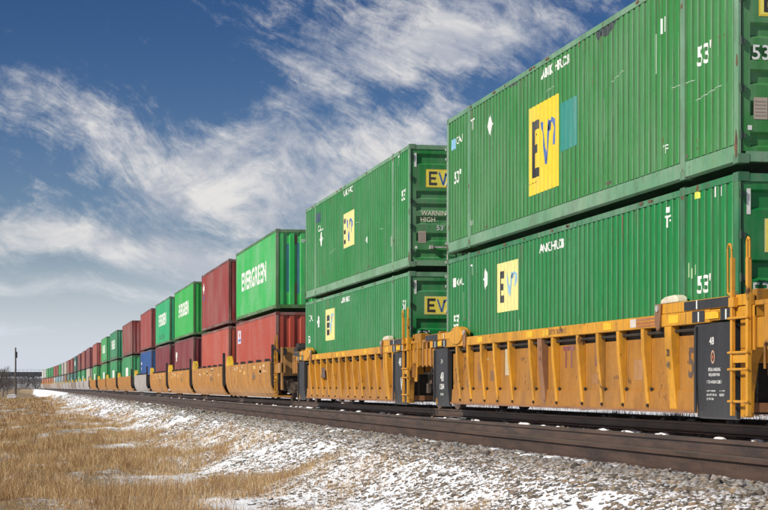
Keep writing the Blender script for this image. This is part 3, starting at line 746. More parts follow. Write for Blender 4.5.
bigstack(yB, dict(items=B_lo, col=(.008, .235, .052, .6), frame=(.09, .29, .14), doors='std', label='green container with small pale yellow logo, lower one of the second stack from the right'),
         dict(items=B_up, col=(.010, .235, .040, .6), frame=(.14, .32, .17), doors='warn', label='green container lettered WARNING HIGH on its doors, upper one of the second stack'), 2)
# cone shaped box connectors sit between tiers
def ibc(parent, L):
    mb = MB()
    return mb

# ---- 40 ft stacks C..G and the long tail
GREEN = (.025, .34, .07); GREEN2 = (.012, .30, .09); RED = (.40, .065, .045); RED2 = (.30, .05, .04); MAROON = (.20, .028, .03); BLUEC = (.02, .10, .30)
TEALC = (.02, .13, .11); CREAM = (.55, .50, .42); PINKR = (.46, .11, .07); GREY = (.40, .42, .43); SKYC = (.25, .42, .50); ORG = (.50, .16, .07)
def eg(c, yl, w, zb=1.35, h=.72): return (text_mesh('EVERGREEN', h, .035, w), yl, zb, WHITE, 0)
def eg_low(): return [(rect(0, 0, 4.4, .62), 2.0, 1.32, WHITE, 0)]
def small_stack(yc, big, lowc, upc, lowi, upi, llab, ulab, castings=True, endi=None):
    x = TRK+bend(yc); rz = bend_rot(yc)
    container((x, yc, LOWZ), rz, big, lowc, llab, GRP, False, None, None, lowi, None, castings)
    container((x, yc, UPZ), rz, big, upc, ulab, GRP, True, None, None, upi, endi, castings)
cE = SML.eprof
def end_decals():
    return [(rect(0, 0, .10, 1.75), -.91, .62, (.015, .15, .20), 0), (rect(0, 0, .11, 1.85), -.53, .55, (.015, .17, .24), 0), (rect(0, 0, .07, .8), -.60, .15, (.22, .15, .04), 1), (rect(0, 0, .10, .35), -.62, 2.35, (.13, .07, .03), 1),
            (text_mesh('EMC 222', .11, .02, .62), -.36, 2.42, WHITE, 1), (text_mesh('I', .2, .02, .05), .0, 1.7, WHITE, 1)]
small_stack(71.15, False, (.40, .060, .034, .6), (.02, .42, .075, 1.3), [(rect(0, 0, 1.1, .55), 5.7, 2.0, (.62, .62, .72), 0), (rect(.1, .08, .9, .2), 5.7, 2.0, (.1, .13, .4), 1), (diamond(.5, .3), 5.4, 2.22, (.5, .1, .08), 1)],
            [eg(SML, 4.3, 7.9, 1.15, .78)],
            'salmon red container with a small white sign, lower one of the third stack', 'bright green container with rusty blue-striped end, lettered EVERGREEN, third stack from the right', True, end_decals())
small_stack(86.75, False, (.42, .068, .038, .6), (.27, .032, .026, .6), [], [(diamond(.9, .55), 5.8, 1.9, WHITE, 0), (rect(0, 0, .5, .3), 5.6, 1.55, (.05, .08, .3), 0)],
            'orange-red container in the well of the fourth stack, below a darker red one', 'brick red container with white diamond mark, between two green ones on the upper tier')
small_stack(104.2, False, (.19, .02, .028, .5), (.02, .40, .06, .6), [(rect(0, 0, .9, .3), 5.4, 1.95, WHITE, 0), (rect(0, 0, .6, .25), 5.2, 1.7, WHITE, 0)], [eg(SML, 3.4, 6.6, 1.25, .78)],
            'maroon container with a white mark, lower one of the fifth stack', 'vivid green container lettered EVERGREEN over the marked maroon one, fifth stack')
small_stack(120.8, False, (.17, .018, .028, .5), (.01, .36, .13, .6), [], [eg(SML, 3.4, 6.6, 1.25, .8), (text_mesh('5 5 5', .3, .04, 4.5), 2.5, .35, (.02, .12, .07), 0)],
            'plain maroon container standing between the blue and the marked maroon ones', 'teal green container lettered EVERGREEN with dark figures low down, sixth stack')
small_stack(137.9, False, (.008, .07, .26, .4), (.30, .042, .035, .6), [(rect(0, 0, .9, .2), 5.6, 1.9, WHITE, 0), (rect(0, 0, .5, .2), 5.6, 1.5, WHITE, 0)], [],
            'blue container, the only blue one low in the nearer half of the train', 'rust red container on top of the blue one')
tail = [  # yc, lower colour, upper colour, lower logo, upper logo
 (164.0, GREEN2, (.29, .045, .04), 1, 0), (190.0, GREEN2, (.01, .26, .10), 1, 1), (213.8, (.015, .30, .07), (.03, .40, .10), 1, 1), (243, GREEN, RED, 1, 0),
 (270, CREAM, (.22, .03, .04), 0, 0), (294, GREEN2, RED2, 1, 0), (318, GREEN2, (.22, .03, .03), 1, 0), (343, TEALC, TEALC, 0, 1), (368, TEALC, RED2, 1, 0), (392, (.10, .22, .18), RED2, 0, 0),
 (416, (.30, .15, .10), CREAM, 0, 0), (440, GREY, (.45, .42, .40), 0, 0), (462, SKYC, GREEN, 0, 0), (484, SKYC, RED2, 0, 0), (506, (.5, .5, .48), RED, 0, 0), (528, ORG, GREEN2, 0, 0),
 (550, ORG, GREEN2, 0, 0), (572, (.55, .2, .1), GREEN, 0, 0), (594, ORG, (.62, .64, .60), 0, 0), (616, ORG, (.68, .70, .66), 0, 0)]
ORD = ['eighth', 'ninth', 'tenth', 'eleventh', 'twelfth', 'thirteenth', 'fourteenth', 'fifteenth', 'sixteenth', 'seventeenth', 'eighteenth', 'nineteenth', 'twentieth', 'twenty-first', 'twenty-second', 'twenty-third', 'twenty-fourth', 'twenty-fifth', 'twenty-sixth', 'last']
def cname(c):
    r, g_, b_ = c[:3]
    if min(c[:3]) > .28: return 'cream' if r > b_*1.15 else 'pale grey'
    if r > g_*1.8: return 'orange' if g_ > .12 else ('maroon' if r < .25 else 'red')
    if b_ > .28: return 'light blue'
    if r > g_: return 'brown'
    return 'dark teal' if g_ < .24 else 'green'
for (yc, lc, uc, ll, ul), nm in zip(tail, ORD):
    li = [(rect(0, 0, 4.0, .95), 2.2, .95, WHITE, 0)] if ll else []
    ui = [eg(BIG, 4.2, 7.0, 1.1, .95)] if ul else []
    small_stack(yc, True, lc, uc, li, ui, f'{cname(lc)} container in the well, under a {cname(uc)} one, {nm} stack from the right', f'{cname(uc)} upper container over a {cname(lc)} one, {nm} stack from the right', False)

# ------------------------------------------------------------------ trucks (bogies)
def truck_parts():
    d = {}
    fr = MB()
    for s in (-1, 1):
        x0, x1 = s*.93-.07, s*.93+.07
        # cast side frame outline in (y,z)
        fr.prism([(-1.12, .62), (-.55, .80), (.55, .80), (1.12, .62), (1.12, .42), (.80, .40), (.62, .56), (.42, .58), (.38, .28), (-.38, .28), (-.42, .58), (-.62, .56), (-.80, .40), (-1.12, .42)], 0, x0, x1)
        for k in (-1, 0, 1): 
            for a in range(5): fr.disc((s*.97, k*.2, .34+a*.045), 2, .075, .026, 10)
        for y in (-.89, .89): fr.box(s*.98-.10, s*.98+.10, y-.13, y+.13, .36, .58)
    fr.box(-1.1, 1.1, -.19, .19, .56, .78)
    d['frame'] = fr.mesh('truck_frame'); d['frame'].materials.append(MAT['truck_steel'])
    w = MB()
    for s in (-1, 1):
        w.disc((s*.755, 0, .46), 0, .46, .10, 36); w.disc((s*.695, 0, .46), 0, .485, .028, 36)
    w.tube((-1.02, 0, .46), (1.02, 0, .46), .085, 12)
    d['wheel'] = w.mesh('wheelset'); d['wheel'].materials.append(MAT['truck_steel'])
    return d
TP = truck_parts()
def truck(parent, y):
    f = objm('truck', TP['frame'], parent); f.location = (0, y, 0)
    for k in (-1, 1): w = objm('wheelset', TP['wheel'], f); w.location = (0, k*.89, 0)

OR1 = (.47, .205, .009); OR2 = (.63, .295, .018); TAN = (.365, .155, .020); DK = (.028, .028, .031); REFL = (.85, .48, .02); BRN = (.26, .12, .06)
CP = MAT['car_paint']
def ladder(parent, y0, y1, x, col, top=2.30):
    out = MB()
    mb = MB(); mb.box(x-.025, x+.025, y0-.03, y0+.03, .14, 2.12)
    mb.path([(x, y0+.05, 1.66), (x, y0+.15, 1.68), (x, y0+.16, top-.06), (x, y0+.12, top), (x, y0+.06, top-.01), (x, y0+.03, top-.08), (x, y0+.02, 2.0)], .015, 8)
    mb.box(x-.025, x+.03, y1-.035, y1+.035, .14, 2.09); mb.path([(x, y1-.04, 2.08), (x, y1-.04, top), (x, y1, top+.04), (x, y1+.04, top), (x, y1+.04, 2.08)], .016, 8)
    for z in (.32, .72, .93, 1.36): mb.tube((x-.03, y0+.08, z), (x-.03, y1-.05, z), .016, 8)
    mb.box(x-.01, x+.03, min(y0, y1), max(y0, y1), .80, .93)
    mb.box(x-.035, x+.03, y0-.10, y0+.06, 1.50, 1.62)
    return mb.build('ladder', CP, parent, col, bevel=.004)

def rib(mb, y, w, zt=1.338, zb=.26):
    mb.prism([(-1.358, zt), (-1.488, zt), (-1.478, 1.0), (-1.405, zb), (-1.358, zb-.05)], 1, y-w/2, y+w/2)
def ribbed_well(yc, ribs, wide, label, first):
    t = empty('well_car', (TRK, yc, 0)); tag(t, label, 'railcar', 'well cars of the train')
    sl = MB()
    for s in (-1, 1):
        x0, x1 = sorted((s*1.49, s*1.335)); sl.box(x0, x1, -7.55, 7.55, 1.34, 1.512)
        x0, x1 = sorted((s*1.478, s*1.34)); sl.box(x0, x1, -9.0, -7.553, 1.36, 1.505); sl.box(x0, x1, 7.553, 9.0, 1.36, 1.505)
    sl.build('top_sill', CP, t, OR2, bevel=.012)
    pn = MB()
    for s in (-1, 1):
        pn.prism([(s*1.36, 1.20), (s*1.36, .46), (s*1.385, .44), (s*1.40, .17), (s*1.34, .15), (s*1.335, 1.20)], 1, -7.25, 7.25)
    pn.build('side_panel', CP, t, TAN)
    for y in ribs:
        
        for p3, rr in (((-1.39, y-.13, .47), .028), ((-1.412, y-.02, .235), .024)): mb = MB(); mb.disc(p3, 0, rr, .03, 10); mb.build('bolt', MAT['dark_steel'], t)
    fl = MB(); fl.box(-1.33, 1.33, -8.3, 8.3, .18, .30); fl.box(-1.42, -1.30, -7.3, 7.3, .145, .18); fl.box(1.30, 1.42, -7.3, 7.3, .145, .18)
    fl.build('well_floor', CP, t, BRN)
    dk = MB(); dk.box(-1.345, -1.332, -7.25, 7.25, 1.202, 1.338); dk.box(1.332, 1.345, -7.25, 7.25, 1.202, 1.338)  # near-black strips stand in for the sill's shade and open holes
    dk.tube((-1.41, -7.0, 1.27), (-1.41, 7.3, 1.27), .022, 8); dk.build('pipe_and_shade_strip', MAT['dark_steel'], t)
    for y in ribs:
        mb = MB(); rib(mb, y, .12); mb.build('rib', CP, t, OR2, bevel=.008)
    for y, c in wide:
        mb = MB(); rib(mb, y, .26, 1.338, .20); mb.build('rib', CP, t, c, bevel=.008)
    mb = MB()
    for y in ribs+[w[0] for w in wide]: mb.prism([(1.358, 1.338), (1.488, 1.338), (1.405, .26), (1.358, .21)], 1, y-.06, y+.06)
    mb.build('rib', CP, t, OR2)
    # black lettered end panels
    for a, b2 in ((-8.31, -6.98), (7.36, 8.60)):
        mb = MB(); mb.prism([(-1.462, 1.335), (-1.462, .55), (-1.42, .10), (-1.36, .08), (-1.35, 1.335)], 1, a, b2); mb.box(-1.492, -1.4635, b2-.09, b2-.03, .16, 1.30)
        mb.build('end_panel', MAT['black_paint'], t, DK, bevel=.01)
        for p0, p1 in ((a-.03, a+.36), (b2-.42, b2+.02)):
            mb = MB(); mb.box(-1.4955, -1.4915, p0, p1, 1.355, 1.505); mb.build('sill_band', MAT['black_paint'], t, DK)
        mb = MB(); mb.box(-1.497, -1.4915, a+.42, b2-.46, 1.385, 1.475); mb.build('reflector', CP, t, REFL)
        for yy, z0, z1 in ((a+.16, 1.36, 1.49), (b2-.22, 1.36, 1.49), (b2-.16 if a < 0 else a+.2, 1.53, 1.645)):
            mb = MB(); mb.box(-1.502, -1.4965, yy-.02, yy+.02, z0, z1); mb.build('white_stripe', MAT['decal'], t, WHITE)
    # raised end guides over the well ends
    for s, e0, e1, b0, b1, g0 in ((-1, -8.75, -5.70, -8.3, -6.66, -6.05), (1, 5.75, 9.4, 8.2, 9.35, 6.4)):
        mb = MB(); mb.box(-1.485, -1.36, e0, e1, 1.515, 1.655); mb.build('end_guide', CP, t, OR2, bevel=.01)
        mb = MB(); mb.box(1.36, 1.485, e0, e1, 1.515, 1.655); mb.build('end_guide', CP, t, OR2, bevel=.01)
        mb = MB(); mb.box(-1.495, -1.4865, b0, b1, 1.525, 1.645); mb.build('guide_band', MAT['black_paint'], t, DK)
        mb = MB()
        if s < 0: mb.prism([(g0-.34, 1.658), (g0-.32, 1.73), (g0-.2, 1.765), (g0+.15, 1.755), (g0+.30, 1.72), (g0+.34, 1.658)], 0, -1.49, -1.33)
        else: mb.prism([(g0+math.cos(k*.5236)*.55, 1.56+math.sin(k*.5236)*.19) for k in range(12)], 0, -1.525, -1.34)
        mb.build('guide_cap', CP, t, (.78, .72, .56) if s < 0 else OR2, bevel=.02)
        yy = -5.68 if s < 0 else 5.68; mb = MB(); mb.prism([(yy-.13, 1.66), (yy+.10, 1.66), (yy+.12, 1.4), (yy+.02, 1.28), (yy-.08, 1.32)], 0, -1.52, -1.493); mb.build('bracket', CP, t, BRN, bevel=.006)
        mb = MB(); mb.disc((-1.525, yy-.02, 1.60), 0, .05, .03, 14); mb.build('roller', MAT['rod_steel'], t)
    for y in (4.47, .95, -.05, -3.4, -6.25):
        mb = MB(); mb.box(-1.4945, -1.4915, y-.19, y+.19, 1.375, 1.485); mb.build('reflector', CP, t, REFL)
    for q0 in (8.14, -8.22): mb = MB(); mb.box(-1.33, 1.33, q0, q0+.08, .15, 1.5); mb.build('well_end_wall', MAT['dark_steel'], t)
    # end platforms over the trucks
    for s in (-1, 1):
        if s > 0 and not first is None: pass
        ye = s*9.85
        mb = MB()
        for sx in (-1, 1):
            x0, x1 = sorted((sx*1.44, sx*1.30)); y0, y1 = sorted((s*8.47, ye)); mb.box(x0, x1, y0, y1, .98, 1.355)
            # skirt with the wheel arch
            a, b2 = s*8.46, s*8.80
            mb.prism([(a, .98), (b2+s*.12, .98), (b2-s*.05, .80), (b2-s*.17, .45), (b2-s*.20, .12), (a, .12)], 0, x0+.005, x1-.005)
        y0, y1 = sorted((s*8.60, s*8.74)); mb.box(-1.34, 1.34, y0, y1, .80, 1.72)
        y0, y1 = sorted((s*8.74, ye)); mb.box(-1.30, 1.30, y0, y1, 1.06, 1.12); mb.box(-.30, .30, y0, y1, .70, 1.059)
        mb.build('end_platform', CP, t, OR1, bevel=.012)
        mb = MB()
        for yy in (s*8.95, s*9.35, s*9.75): mb.box(-1.475, -1.443, yy-.05, yy+.05, .95, 1.50)
        mb.box(-1.47, -1.40, min(s*9.0, s*9.8), max(s*9.0, s*9.8), 1.50, 1.56)
        mb.build('platform_post', CP, t, (.42, .19, .05) if s > 0 else OR1, bevel=.006)
        hs = MB(); hs.path([(-1.2, s*9.2, 1.0), (-1.25, s*9.5, .82), (-1.22, s*9.9, .80), (-1.15, s*10.2, .95)], .022, 8); hs.build('air_hose', MAT['hose'], t)
        if s < 0: ladder(t, -8.41, -8.91, -1.515, OR2)
    # near end extras: handbrake housing, grab iron post
    mb = MB(); mb.box(-1.45, -1.25, -9.95, -9.35, 1.36, 1.72); mb.box(-1.47, -1.43, -9.62, -9.38, .62, 1.36); mb.build('brake_housing', CP, t, OR1, bevel=.02)
    mb = MB(); mb.path([(-1.50, -9.38, .72), (-1.50, -9.38, 1.02), (-1.50, -9.46, 1.06), (-1.50, -9.53, 1.02), (-1.50, -9.53, .72)], .018); mb.build('grab_iron', CP, t, TAN)
    truck(t, -9.95)
    return t
def wellart(parent, items, x=-1.362):
    for vf, yl, zb, color in items:
        V, F = vf; me = bpy.data.meshes.new('marking'); me.from_pydata([(x, yl-a, zb+b2) for a, b2 in V], [], F); me.materials.append(MAT['decal']); objm('marking', me, parent, color)
ribsA = [y-29.6 for y in (36.07, 35.15, 34.05, 33.07, 32.0, 30.6, 29.19, 27.77, 26.75, 25.75, 24.65)]
tA = ribbed_well(yA, ribsA, [(-6.0, OR2), (.35, BRN)], 'orange ribbed well car with TTX lettering and black 48 panel, nearest the camera', None)
def dy(v): return v-29.6
wellart(tA, [(text_mesh('TT', .36, .03, .62), dy(28.93), .82, (.20, .05, .05)), (text_mesh('X', .36, .03, .26), dy(28.02), .82, (.20, .05, .05)), (text_mesh('I', .42, .05, .16), dy(27.20), .83, (.17, .05, .05)),
             (text_mesh('53', .42, .02, .42), dy(23.12), .62, (.07, .04, .03)), (rect(0, 0, .34, .5), dy(32.55)+.1, .72, (.5, .4, .25)), (text_mesh('OC', .16, .01, .5), dy(35.7), .50, (.16, .08, .05)), (text_mesh('II', .2, .01, .2), dy(34.7), .62, (.16, .08, .05)), (text_mesh('A', .2, .01, .2), dy(34.8), .8, (.25, .1, .05)), (text_mesh('BB', .2, .01, .3), dy(33.75), .62, (.16, .08, .05))], -1.3635)
wellart(tA, [(text_mesh('00000', .05, .0, .34), dy(34.2), 1.02, (.6, .5, .35)), (text_mesh('CAPY', .06, .0, .3), dy(31.6), .98, (.16, .08, .05)), (text_mesh('A END', .06, .0, .3), dy(26.3), .62, (.20, .10, .05)), (rect(0, 0, .3, .16), dy(27.35), .55, (.32, .15, .05)), (rect(0, 0, .4, .3), dy(25.35), .60, (.36, .17, .05)), (rect(0, 0, .22, .6), dy(30.3), .55, (.34, .16, .05))], -1.3632)
wellart(tA, [(text_mesh('20', .10, .02, .11), -5.945, .93, BLK), (text_mesh('40', .10, .02, .11), -5.945, .76, BLK)], -1.4845)
for yl in (-7.55,):
    bx = -1.4655
    def bt(txt, y, z, h, w): return (text_mesh(txt, h, .015, w), y, z, (.75, .75, .72))
    ring = merge(*[polyf([(math.cos(a)*.07+.07, math.sin(a)*.09+.09), (math.cos(a+.4)*.07+.07, math.sin(a+.4)*.09+.09), (math.cos(a+.4)*.045+.07, math.sin(a+.4)*.06+.09), (math.cos(a)*.045+.07, math.sin(a)*.06+.09)]) for a in [i*.3927 for i in range(16)]])
    wellart(tA, [bt('48', -7.5, 1.05, .10, .16), (ring, -7.55, .80, (.45, .26, .16)), (diamond(.05, .08), -7.595, .85, (.5, .12, .05)),
                 bt('SPECIAL HANDLING', -7.46, .705, .045, .42), bt('REQUIRED PASS', -7.48, .635, .045, .38), bt('1 TO 4 HIGH CUBE 1', -7.42, .545, .042, .5)], bx)
    wellart(tA, [bt('CAPY 000000', -7.38, .44, .028, .3), bt('LD LMT 00 LB', -7.38, .385, .028, .34), bt('LT WT 000', -7.38, .33, .028, .24), bt('7 7 89', -7.82, .44, .035, .18), bt('NEW', -7.82, .38, .035, .16)], bx+.0+.012)
wellart(tA, [(text_mesh('3 4', .10, .02, .16), 7.95, 1.0, (.7, .7, .66)), (text_mesh('48', .2, .02, .3), 8.0, .62, (.7, .7, .66)), (text_mesh('1284', .12, .03, .4), 8.05, .5-.05, (.7, .7, .66)), (text_mesh('000', .05, .0, .3), 8.0, .32, (.7, .7, .66))], -1.4655)
wellart(tA, [(text_mesh('DTTX 765992 C', .085, .012, .98), dy(29.33), 1.385, (.12, .06, .04)), (rect(0, 0, .26, .12), dy(25.15), 1.37, (.62, .56, .50)), (rect(0, 0, .78, .03), dy(24.86), 1.455, (.36, .13, .05)), (rect(0, 0, .78, .03), dy(24.86), 1.405, (.36, .13, .05)), (rect(0, 0, .78, .03), dy(24.86), 1.36, (.36, .13, .05))], -1.4935)
ribsB = [-6.9+1.085*i for i in range(13)]
tB = ribbed_well(yB, [y for y in ribsB if abs(y-.7) > .3], [(-6.1, OR2), (.7, OR1)], 'orange ribbed well car with thirteen close ribs, second car from the right', None)
wellart(tB, [(rect(0, 0, .7, .3), 3.95, .78, (.10, .05, .04)), (text_mesh('48', .2, .02, .3), -7.6, 1.0, (.7, .7, .66)), (text_mesh('VI', .3, .03, .3), -7.8, .42, (.7, .7, .66))], -1.4655)

# smooth sided five-unit well cars
def smooth_meshes(Lb, Lp):
    d = Cont(); mb = MB(); hb = Lb/2
    prof = [(1.34, 1.43), (1.60, 1.43), (1.60, 1.0), (1.585, .72), (1.54, .48), (1.45, .28), (1.30, .12), (1.26, .14), (1.40, .30), (1.50, .50), (1.55, .72), (1.565, 1.0), (1.565, 1.40), (1.34, 1.40)]
    mb.prism([(-x, z) for x, z in prof], 1, -hb, hb); mb.prism(prof, 1, -hb, hb); mb.box(-1.30, 1.30, -hb, hb, .13, .2)
    for k in range(int(Lb/1.45)):
        y = -hb+.9+k*1.45
        mb.prism([(-x, z) for x, z in [(1.59, 1.42), (1.607, 1.42), (1.607, 1.0), (1.592, .72), (1.547, .48), (1.457, .28), (1.305, .115), (1.29, .13), (1.44, .29), (1.53, .49), (1.575, .73), (1.59, 1.0)]], 1, y-.025, y+.025)
    d.body = mb.mesh('side_panel'); d.body.materials.append(CP)
    mb = MB(); mb.prism([(-.22, 0), (.22, 0), (.06, .11), (-.12, .11)], 0, -.09, .09); d.lug = mb.mesh('guide_lug'); d.lug.materials.append(MAT['dark_steel'])
    n = int(Lb/2.9); d.lugpos = [(s*1.49, -hb+1.5+i*(Lb-2.0)/n, 1.432) for i in range(n) for s in (-1, 1)]
    d.arm = []
    for s in (-1, 1):
        mb = MB()
        for sx in (-1, 1):
            x0, x1 = sorted((sx*1.45, sx*1.30)); y0, y1 = sorted((s*(hb+.02), s*(Lp/2-.06)))
            mb.prism([(y0, 1.30), (y1, 1.22), (y1, .95), (y0, .55)] if s > 0 else [(y0, 1.22), (y1, 1.30), (y1, .55), (y0, .95)], 0, x0, x1)
        y0, y1 = sorted((s*(hb+.001), s*(Lp/2-.05))); mb.box(-1.3, 1.3, y0, y1, .62, .98)
        me = mb.mesh('end_arm'); me.materials.append(MAT['dark_steel']); d.arm.append(me)
    mb = MB(); y = -hb-.45; mb.box(-1.60, -1.50, y-.09, y+.09, .55, 2.02)
    d.post = mb.mesh('end_post'); d.post.materials.append(MAT['dark_steel'])
    mb = MB(); y = hb-.55; mb.prism([(y-.55, 1.432), (y+.5, 1.432), (y+.30, 1.72), (y+.05, 1.86), (y-.25, 1.70)], 0, -1.59, -1.36)
    d.cap = mb.mesh('corner_guide'); d.cap.materials.append(CP); return d
S1 = smooth_meshes(14.7, 16.4); S2 = smooth_meshes(22.0, 25.0)
OR3 = (.47, .21, .035)
def smooth_well(yc, d, Lp, col, label, detail):
    t = empty('well_car', (TRK+bend(yc), yc, 0), bend_rot(yc)); tag(t, label, 'railcar', 'well cars of the train')
    objm('side_panel', d.body, t, col); [objm('end_arm', a_, t) for a_ in d.arm]; objm('end_post', d.post, t); objm('corner_guide', d.cap, t, (.75, .48, .03))
    truck(t, -Lp/2)
    if Lp < 20:
        for p_ in d.lugpos: k_ = objm('guide_lug', d.lug, t); k_.location = p_
    if detail:
        for i in range(12):
            y = random.uniform(-6, 6); w = random.uniform(.4, .9); z = random.uniform(.98, 1.28)
            wellart(t, [(rect(0, 0, w, random.uniform(.06, .14)), y, z, random.choice([(.72, .44, .10), (.70, .50, .28), (.58, .34, .14)]))], -1.6025)
        wellart(t, [(rect(0, 0, .9, .02), -2.2, 1.02, BLK), (rect(0, 0, .9, .02), -2.2, .80, BLK), (rect(0, 0, .04, .24), -2.5, .8, BLK), (rect(0, 0, .8, .10), -2.3, .86, (.15, .1, .08))], -1.603)
    return t
tC = smooth_well(71.6, S1, 16.4, OR3, 'weathered tan-orange smooth sided well car under the salmon red container', True)
smooth_well(87.9, S1, 16.4, OR3, 'tan-orange smooth well car under the orange-red container, fourth from the right', True)
smooth_well(104.6, S1, 16.4, (.52, .23, .03), 'smooth orange well car under the marked maroon container, fifth from the right', True)
smooth_well(121.3, S1, 16.4, (.50, .22, .035), 'smooth orange well car under the plain maroon container, sixth from the right', True)
smooth_well(140.3, S1, 16.4, (.42, .40, .38), 'silver grey well car under the blue container', False)
# ladder and brake clutter at the near end of the five-unit car
ladder(tC, -8.0, -8.55, -1.5, OR1, 2.3)
mb = MB(); mb.box(-1.5, -1.3, -9.3, -7.5, 1.0, 1.35); mb.box(-1.45, -1.38, -9.3, -9.1, .4, 1.9); mb.box(-1.3, 1.3, -8.9, -8.8, .9, 1.9); mb.build('end_platform', CP, tC, (.40, .20, .06), bevel=.01)
mb = MB(); mb.disc((-1.35, -9.0, 1.75), 1, .15, .04, 16); mb.box(-1.5, -1.2, -7.7, -7.2, 1.45, 1.75); mb.path([(-1.52, -7.6, 1.7), (-1.56, -8.2, 1.95), (-1.5, -8.8, 1.75)], .03); mb.build('brake_wheel', MAT['dark_steel'], tC)
truck(tB, 9.95)
mb = MB(); mb.box(-1.46, -1.15, 8.9, 9.7, 1.52, 1.80); mb.prism([(9.0, 1.80), (9.6, 1.80), (9.5, 1.95), (9.1, 1.95)], 0, -1.4, -1.1); mb.build('brake_valve', MAT['dark_steel'], tB, bevel=.02)
for i, (yc, lc, uc, ll, ul) in enumerate(tail):
    c = (.44, .19, .025) if i < 4 else random.choice([(.34, .25, .19), (.42, .36, .32), (.30, .24, .20), (.45, .43, .42)])
    smooth_well(yc, S2, 25.0 if yc < 445 else 22.0, c, f'long {"orange" if i < 4 else "grey-brown"} well car carrying the {ORD[i]} stack from the right', False)

# ------------------------------------------------------------------ background: pole, bridge, trees, sheds
gz = lambda x, y: float(ground_z(np.array([float(x)]), np.array([float(y)]))[0])
def at(px, Y):   # lateral position at distance Y along the line for a picture column
    a = math.atan((px-384)/1793)+R(11.26); return math.tan(a)*Y
Yp = 300; xp = at(15.6, Yp)
t = empty('utility_pole', (xp, Yp, gz(xp, Yp)-.2)); tag(t, 'tall dark wooden utility pole standing alone in front of the bridge', 'pole')
mb = MB(); mb.tube((0, 0, 0), (0, 0, 8.8), .17, 10, .12); mb.build('pole', MAT['wood_grey'], t)
mb = MB(); mb.box(-.06, .06, -.8, .8, 8.2, 8.35); mb.tube((.14, .14, 7.1), (.14, .14, 8.1), .16, 10); mb.build('crossarm', MAT['wood_grey'], t)
xp = at(12, 280); mb = MB(); mb.box(-.7, .7, -.6, .6, 0, .75); mb.prism([(-.75, .75), (.75, .75), (.45, 1.0), (-.4, .95)], 1, -.62, .62)
o = mb.build('equipment_cabinet', MAT['snow_block'], bevel=.06); o.location = (xp, 280, gz(xp, 280)-.1); tag(o, 'low white trackside cabinet at the foot of the utility pole', 'cabinet')

YB2 = 900.; t = empty('bridge', (0, YB2, 0)); tag(t, 'dark steel girder bridge crossing the line in the far distance', 'bridge')
xl, xr = -30., 60.
mb = MB(); mb.box(xl, xr, -2.6, -2.3, 5.6, 7.9); mb.box(xl, xr, 2.3, 2.6, 5.6, 7.9); mb.box(xl, xr, -2.2, 2.2, 5.9, 6.3)
for i in range(60): x = xl+i*1.5; mb.box(x, x+.15, -2.75, -2.61, 5.6, 7.9)
mb.build('girder', MAT['bridge_paint'], t)
mb = MB()
for i in range(46): x = xl+i*2; mb.box(x, x+.08, -2.5, -2.42, 7.91, 8.9)
mb.box(xl, xr, -2.55, -2.4, 8.9, 9.0); mb.build('railing', MAT['bridge_paint'], t)
for xc in (at(31, YB2), at(31, YB2)+22, -22):
    mb = MB()
    for dx in (-1.9, 1.9):
        for yy in (-2, 2): mb.tube((xc+dx*1.3, yy*1.2, -1.5), (xc+dx*.6, yy, 5.6), .38, 6)
    mb.box(xc-2, xc+2, -2.6, 2.6, 5.2, 5.58); mb.tube((xc-2.2, -2, .5), (xc+2, -2, 4.6), .18, 5); mb.tube((xc+2.2, -2, .5), (xc-2, -2, 4.6), .18, 5)
    mb.build('pier', MAT['bridge_paint'], t)
mb = MB(); xc = at(31, YB2); mb.tube((xc+2, -2, 5.2), (xc+8, -2, -.8), .3, 6); mb.tube((xc+7.5, -2, 5.2), (xc+2.5, -2, -.8), .25, 6); mb.build('brace', MAT['bridge_paint'], t)

def tree_mesh(h, seed):
    r = random.Random(seed); mb = MB(); tw = MB()
    def br(p, d, l, rad, lev):
        q = p+d*l; (mb if lev < 2 else tw).tube(p, q, rad, 5 if lev < 2 else 3, rad*.6, False)
        if lev >= 5: return
        for i in range(4 if lev else 6):
            t_ = r.uniform(.35, 1); s = p+(q-p)*t_
            nd = (d*.9+Vector((r.gauss(0, .5), r.gauss(0, .5), r.uniform(0, .4)))).normalized(); br(s, nd, l*r.uniform(.5, .75), rad*.55, lev+1)
    br(Vector((0, 0, 0)), Vector((0, 0, 1)), h*.42, h*.022, 0)
    a = mb.mesh('trunk'); a.materials.append(MAT['bark']); b3 = tw.mesh('crown'); b3.materials.append(MAT['bark']); return a, b3
TM = [tree_mesh(9, s) for s in (1, 2, 3)]
spots = [(-1, 420, 1.0), (3, 470, .9), (7, 560, .75), (-5, 380, .8), (0, 950, 1.2), (5, 1000, 1.0), (11, 980, .9), (17, 1020, 1.1), (21, 960, .9), (25, 1040, 1.2), (29, 990, .9), (33, 1060, 1.1), (37, 1010, .9), (41, 1050, 1.2), (45, 1100, 1.1), (-8, 1000, 1.3), (9, 1100, 1.2), (14, 1150, 1.3), (23, 1160, 1.4), (35, 1180, 1.3), (-14, 900, 1.2)]
ordn = ['first', 'second', 'third', 'fourth', 'fifth', 'sixth', 'seventh', 'eighth', 'ninth', 'tenth', 'eleventh', 'twelfth', 'thirteenth', 'fourteenth', 'fifteenth', 'sixteenth', 'seventeenth', 'eighteenth']
rank = {j: k for k, j in enumerate(sorted(range(4, len(spots)), key=lambda j: spots[j][0]))}
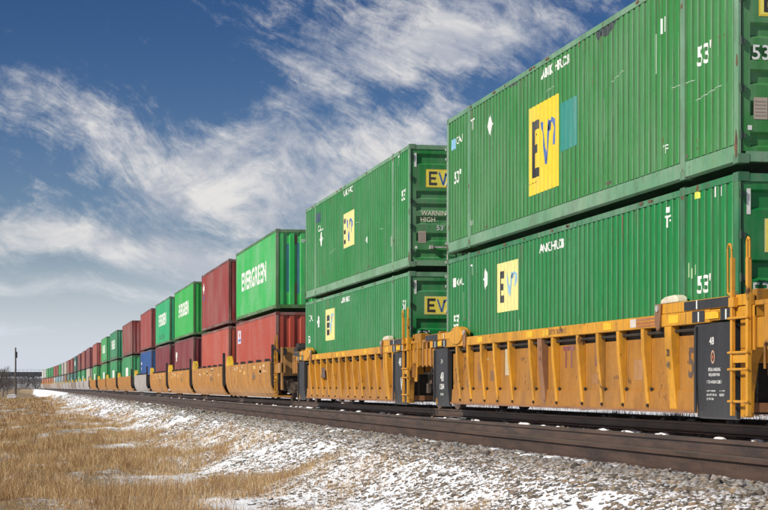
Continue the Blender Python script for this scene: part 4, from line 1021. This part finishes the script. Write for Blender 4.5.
for i, (pxx, Yt, s) in enumerate(spots):
    x = at(pxx, Yt); t = empty('bare_tree', (x, Yt, gz(x, Yt)-.3), i*1.7); t.scale = (s*1.1, s*1.1, s*(.85 if Yt > 900 else .95))
    lab = ('largest leafless grey tree at the left edge of the photo', 'leafless tree just right of the largest one, before the bridge', 'small leafless tree left of the utility pole before the bridge', 'leafless tree cut by the left edge of the photo')[i] if i < 4 else f'leafless grey tree far behind the bridge, {ordn[rank[i]]} from the left of that row'
    tag(t, lab, 'tree', 'trees behind the bridge' if i >= 4 else 'trees before the bridge')
    a, b3 = TM[i % 3]; objm('trunk', a, t); objm('crown', b3, t)
# low wooded rise closing the horizon
m, T, b, out = new_mat('hill')
geo = T.new('ShaderNodeNewGeometry'); n = T.noise(geo.outputs['Position'], .03, 8, .75)
T.l.new(T.mix(T.ramp(n, .42, .58), (.15, .13, .12), (.34, .33, .33)), b.inputs['Base Color']); b.inputs['Roughness'].default_value = .95
xs = np.linspace(-1500, 2500, 260); ys = np.linspace(1500, 2600, 24)
def hillz(x, y): return -4+11*np.exp(-((y-2000)/300)**2)*(.55+.9*fbm(x/170, y/300, 4, 5))+2.0*fbm(x/12, y/40, 3, 6)
co, q = grid_mesh(xs, ys, hillz); me = np_mesh('hill', co, q); me.materials.append(MAT['hill'])
o = bpy.data.objects.new('hill', me); COL.objects.link(o); tag(o, kind='structure')

# ------------------------------------------------------------------ air
m = bpy.data.materials.new('haze'); m.use_nodes = True; T = NT(m.node_tree); T.n.clear(); out = T.new('ShaderNodeOutputMaterial')
pv = T.new('ShaderNodeVolumePrincipled'); pv.inputs['Color'].default_value = (.90, .94, 1.0, 1); pv.inputs['Density'].default_value = .00009; pv.inputs['Anisotropy'].default_value = .2
T.l.new(pv.outputs[0], out.inputs['Volume'])
mb = MB(); mb.box(-4100, 4100, -250, 3600, -12, 18); o = mb.build('haze', m); tag(o, kind='stuff')
tag(o, 'thin cold haze in the air over the railway, fading the far end of the train', 'haze')
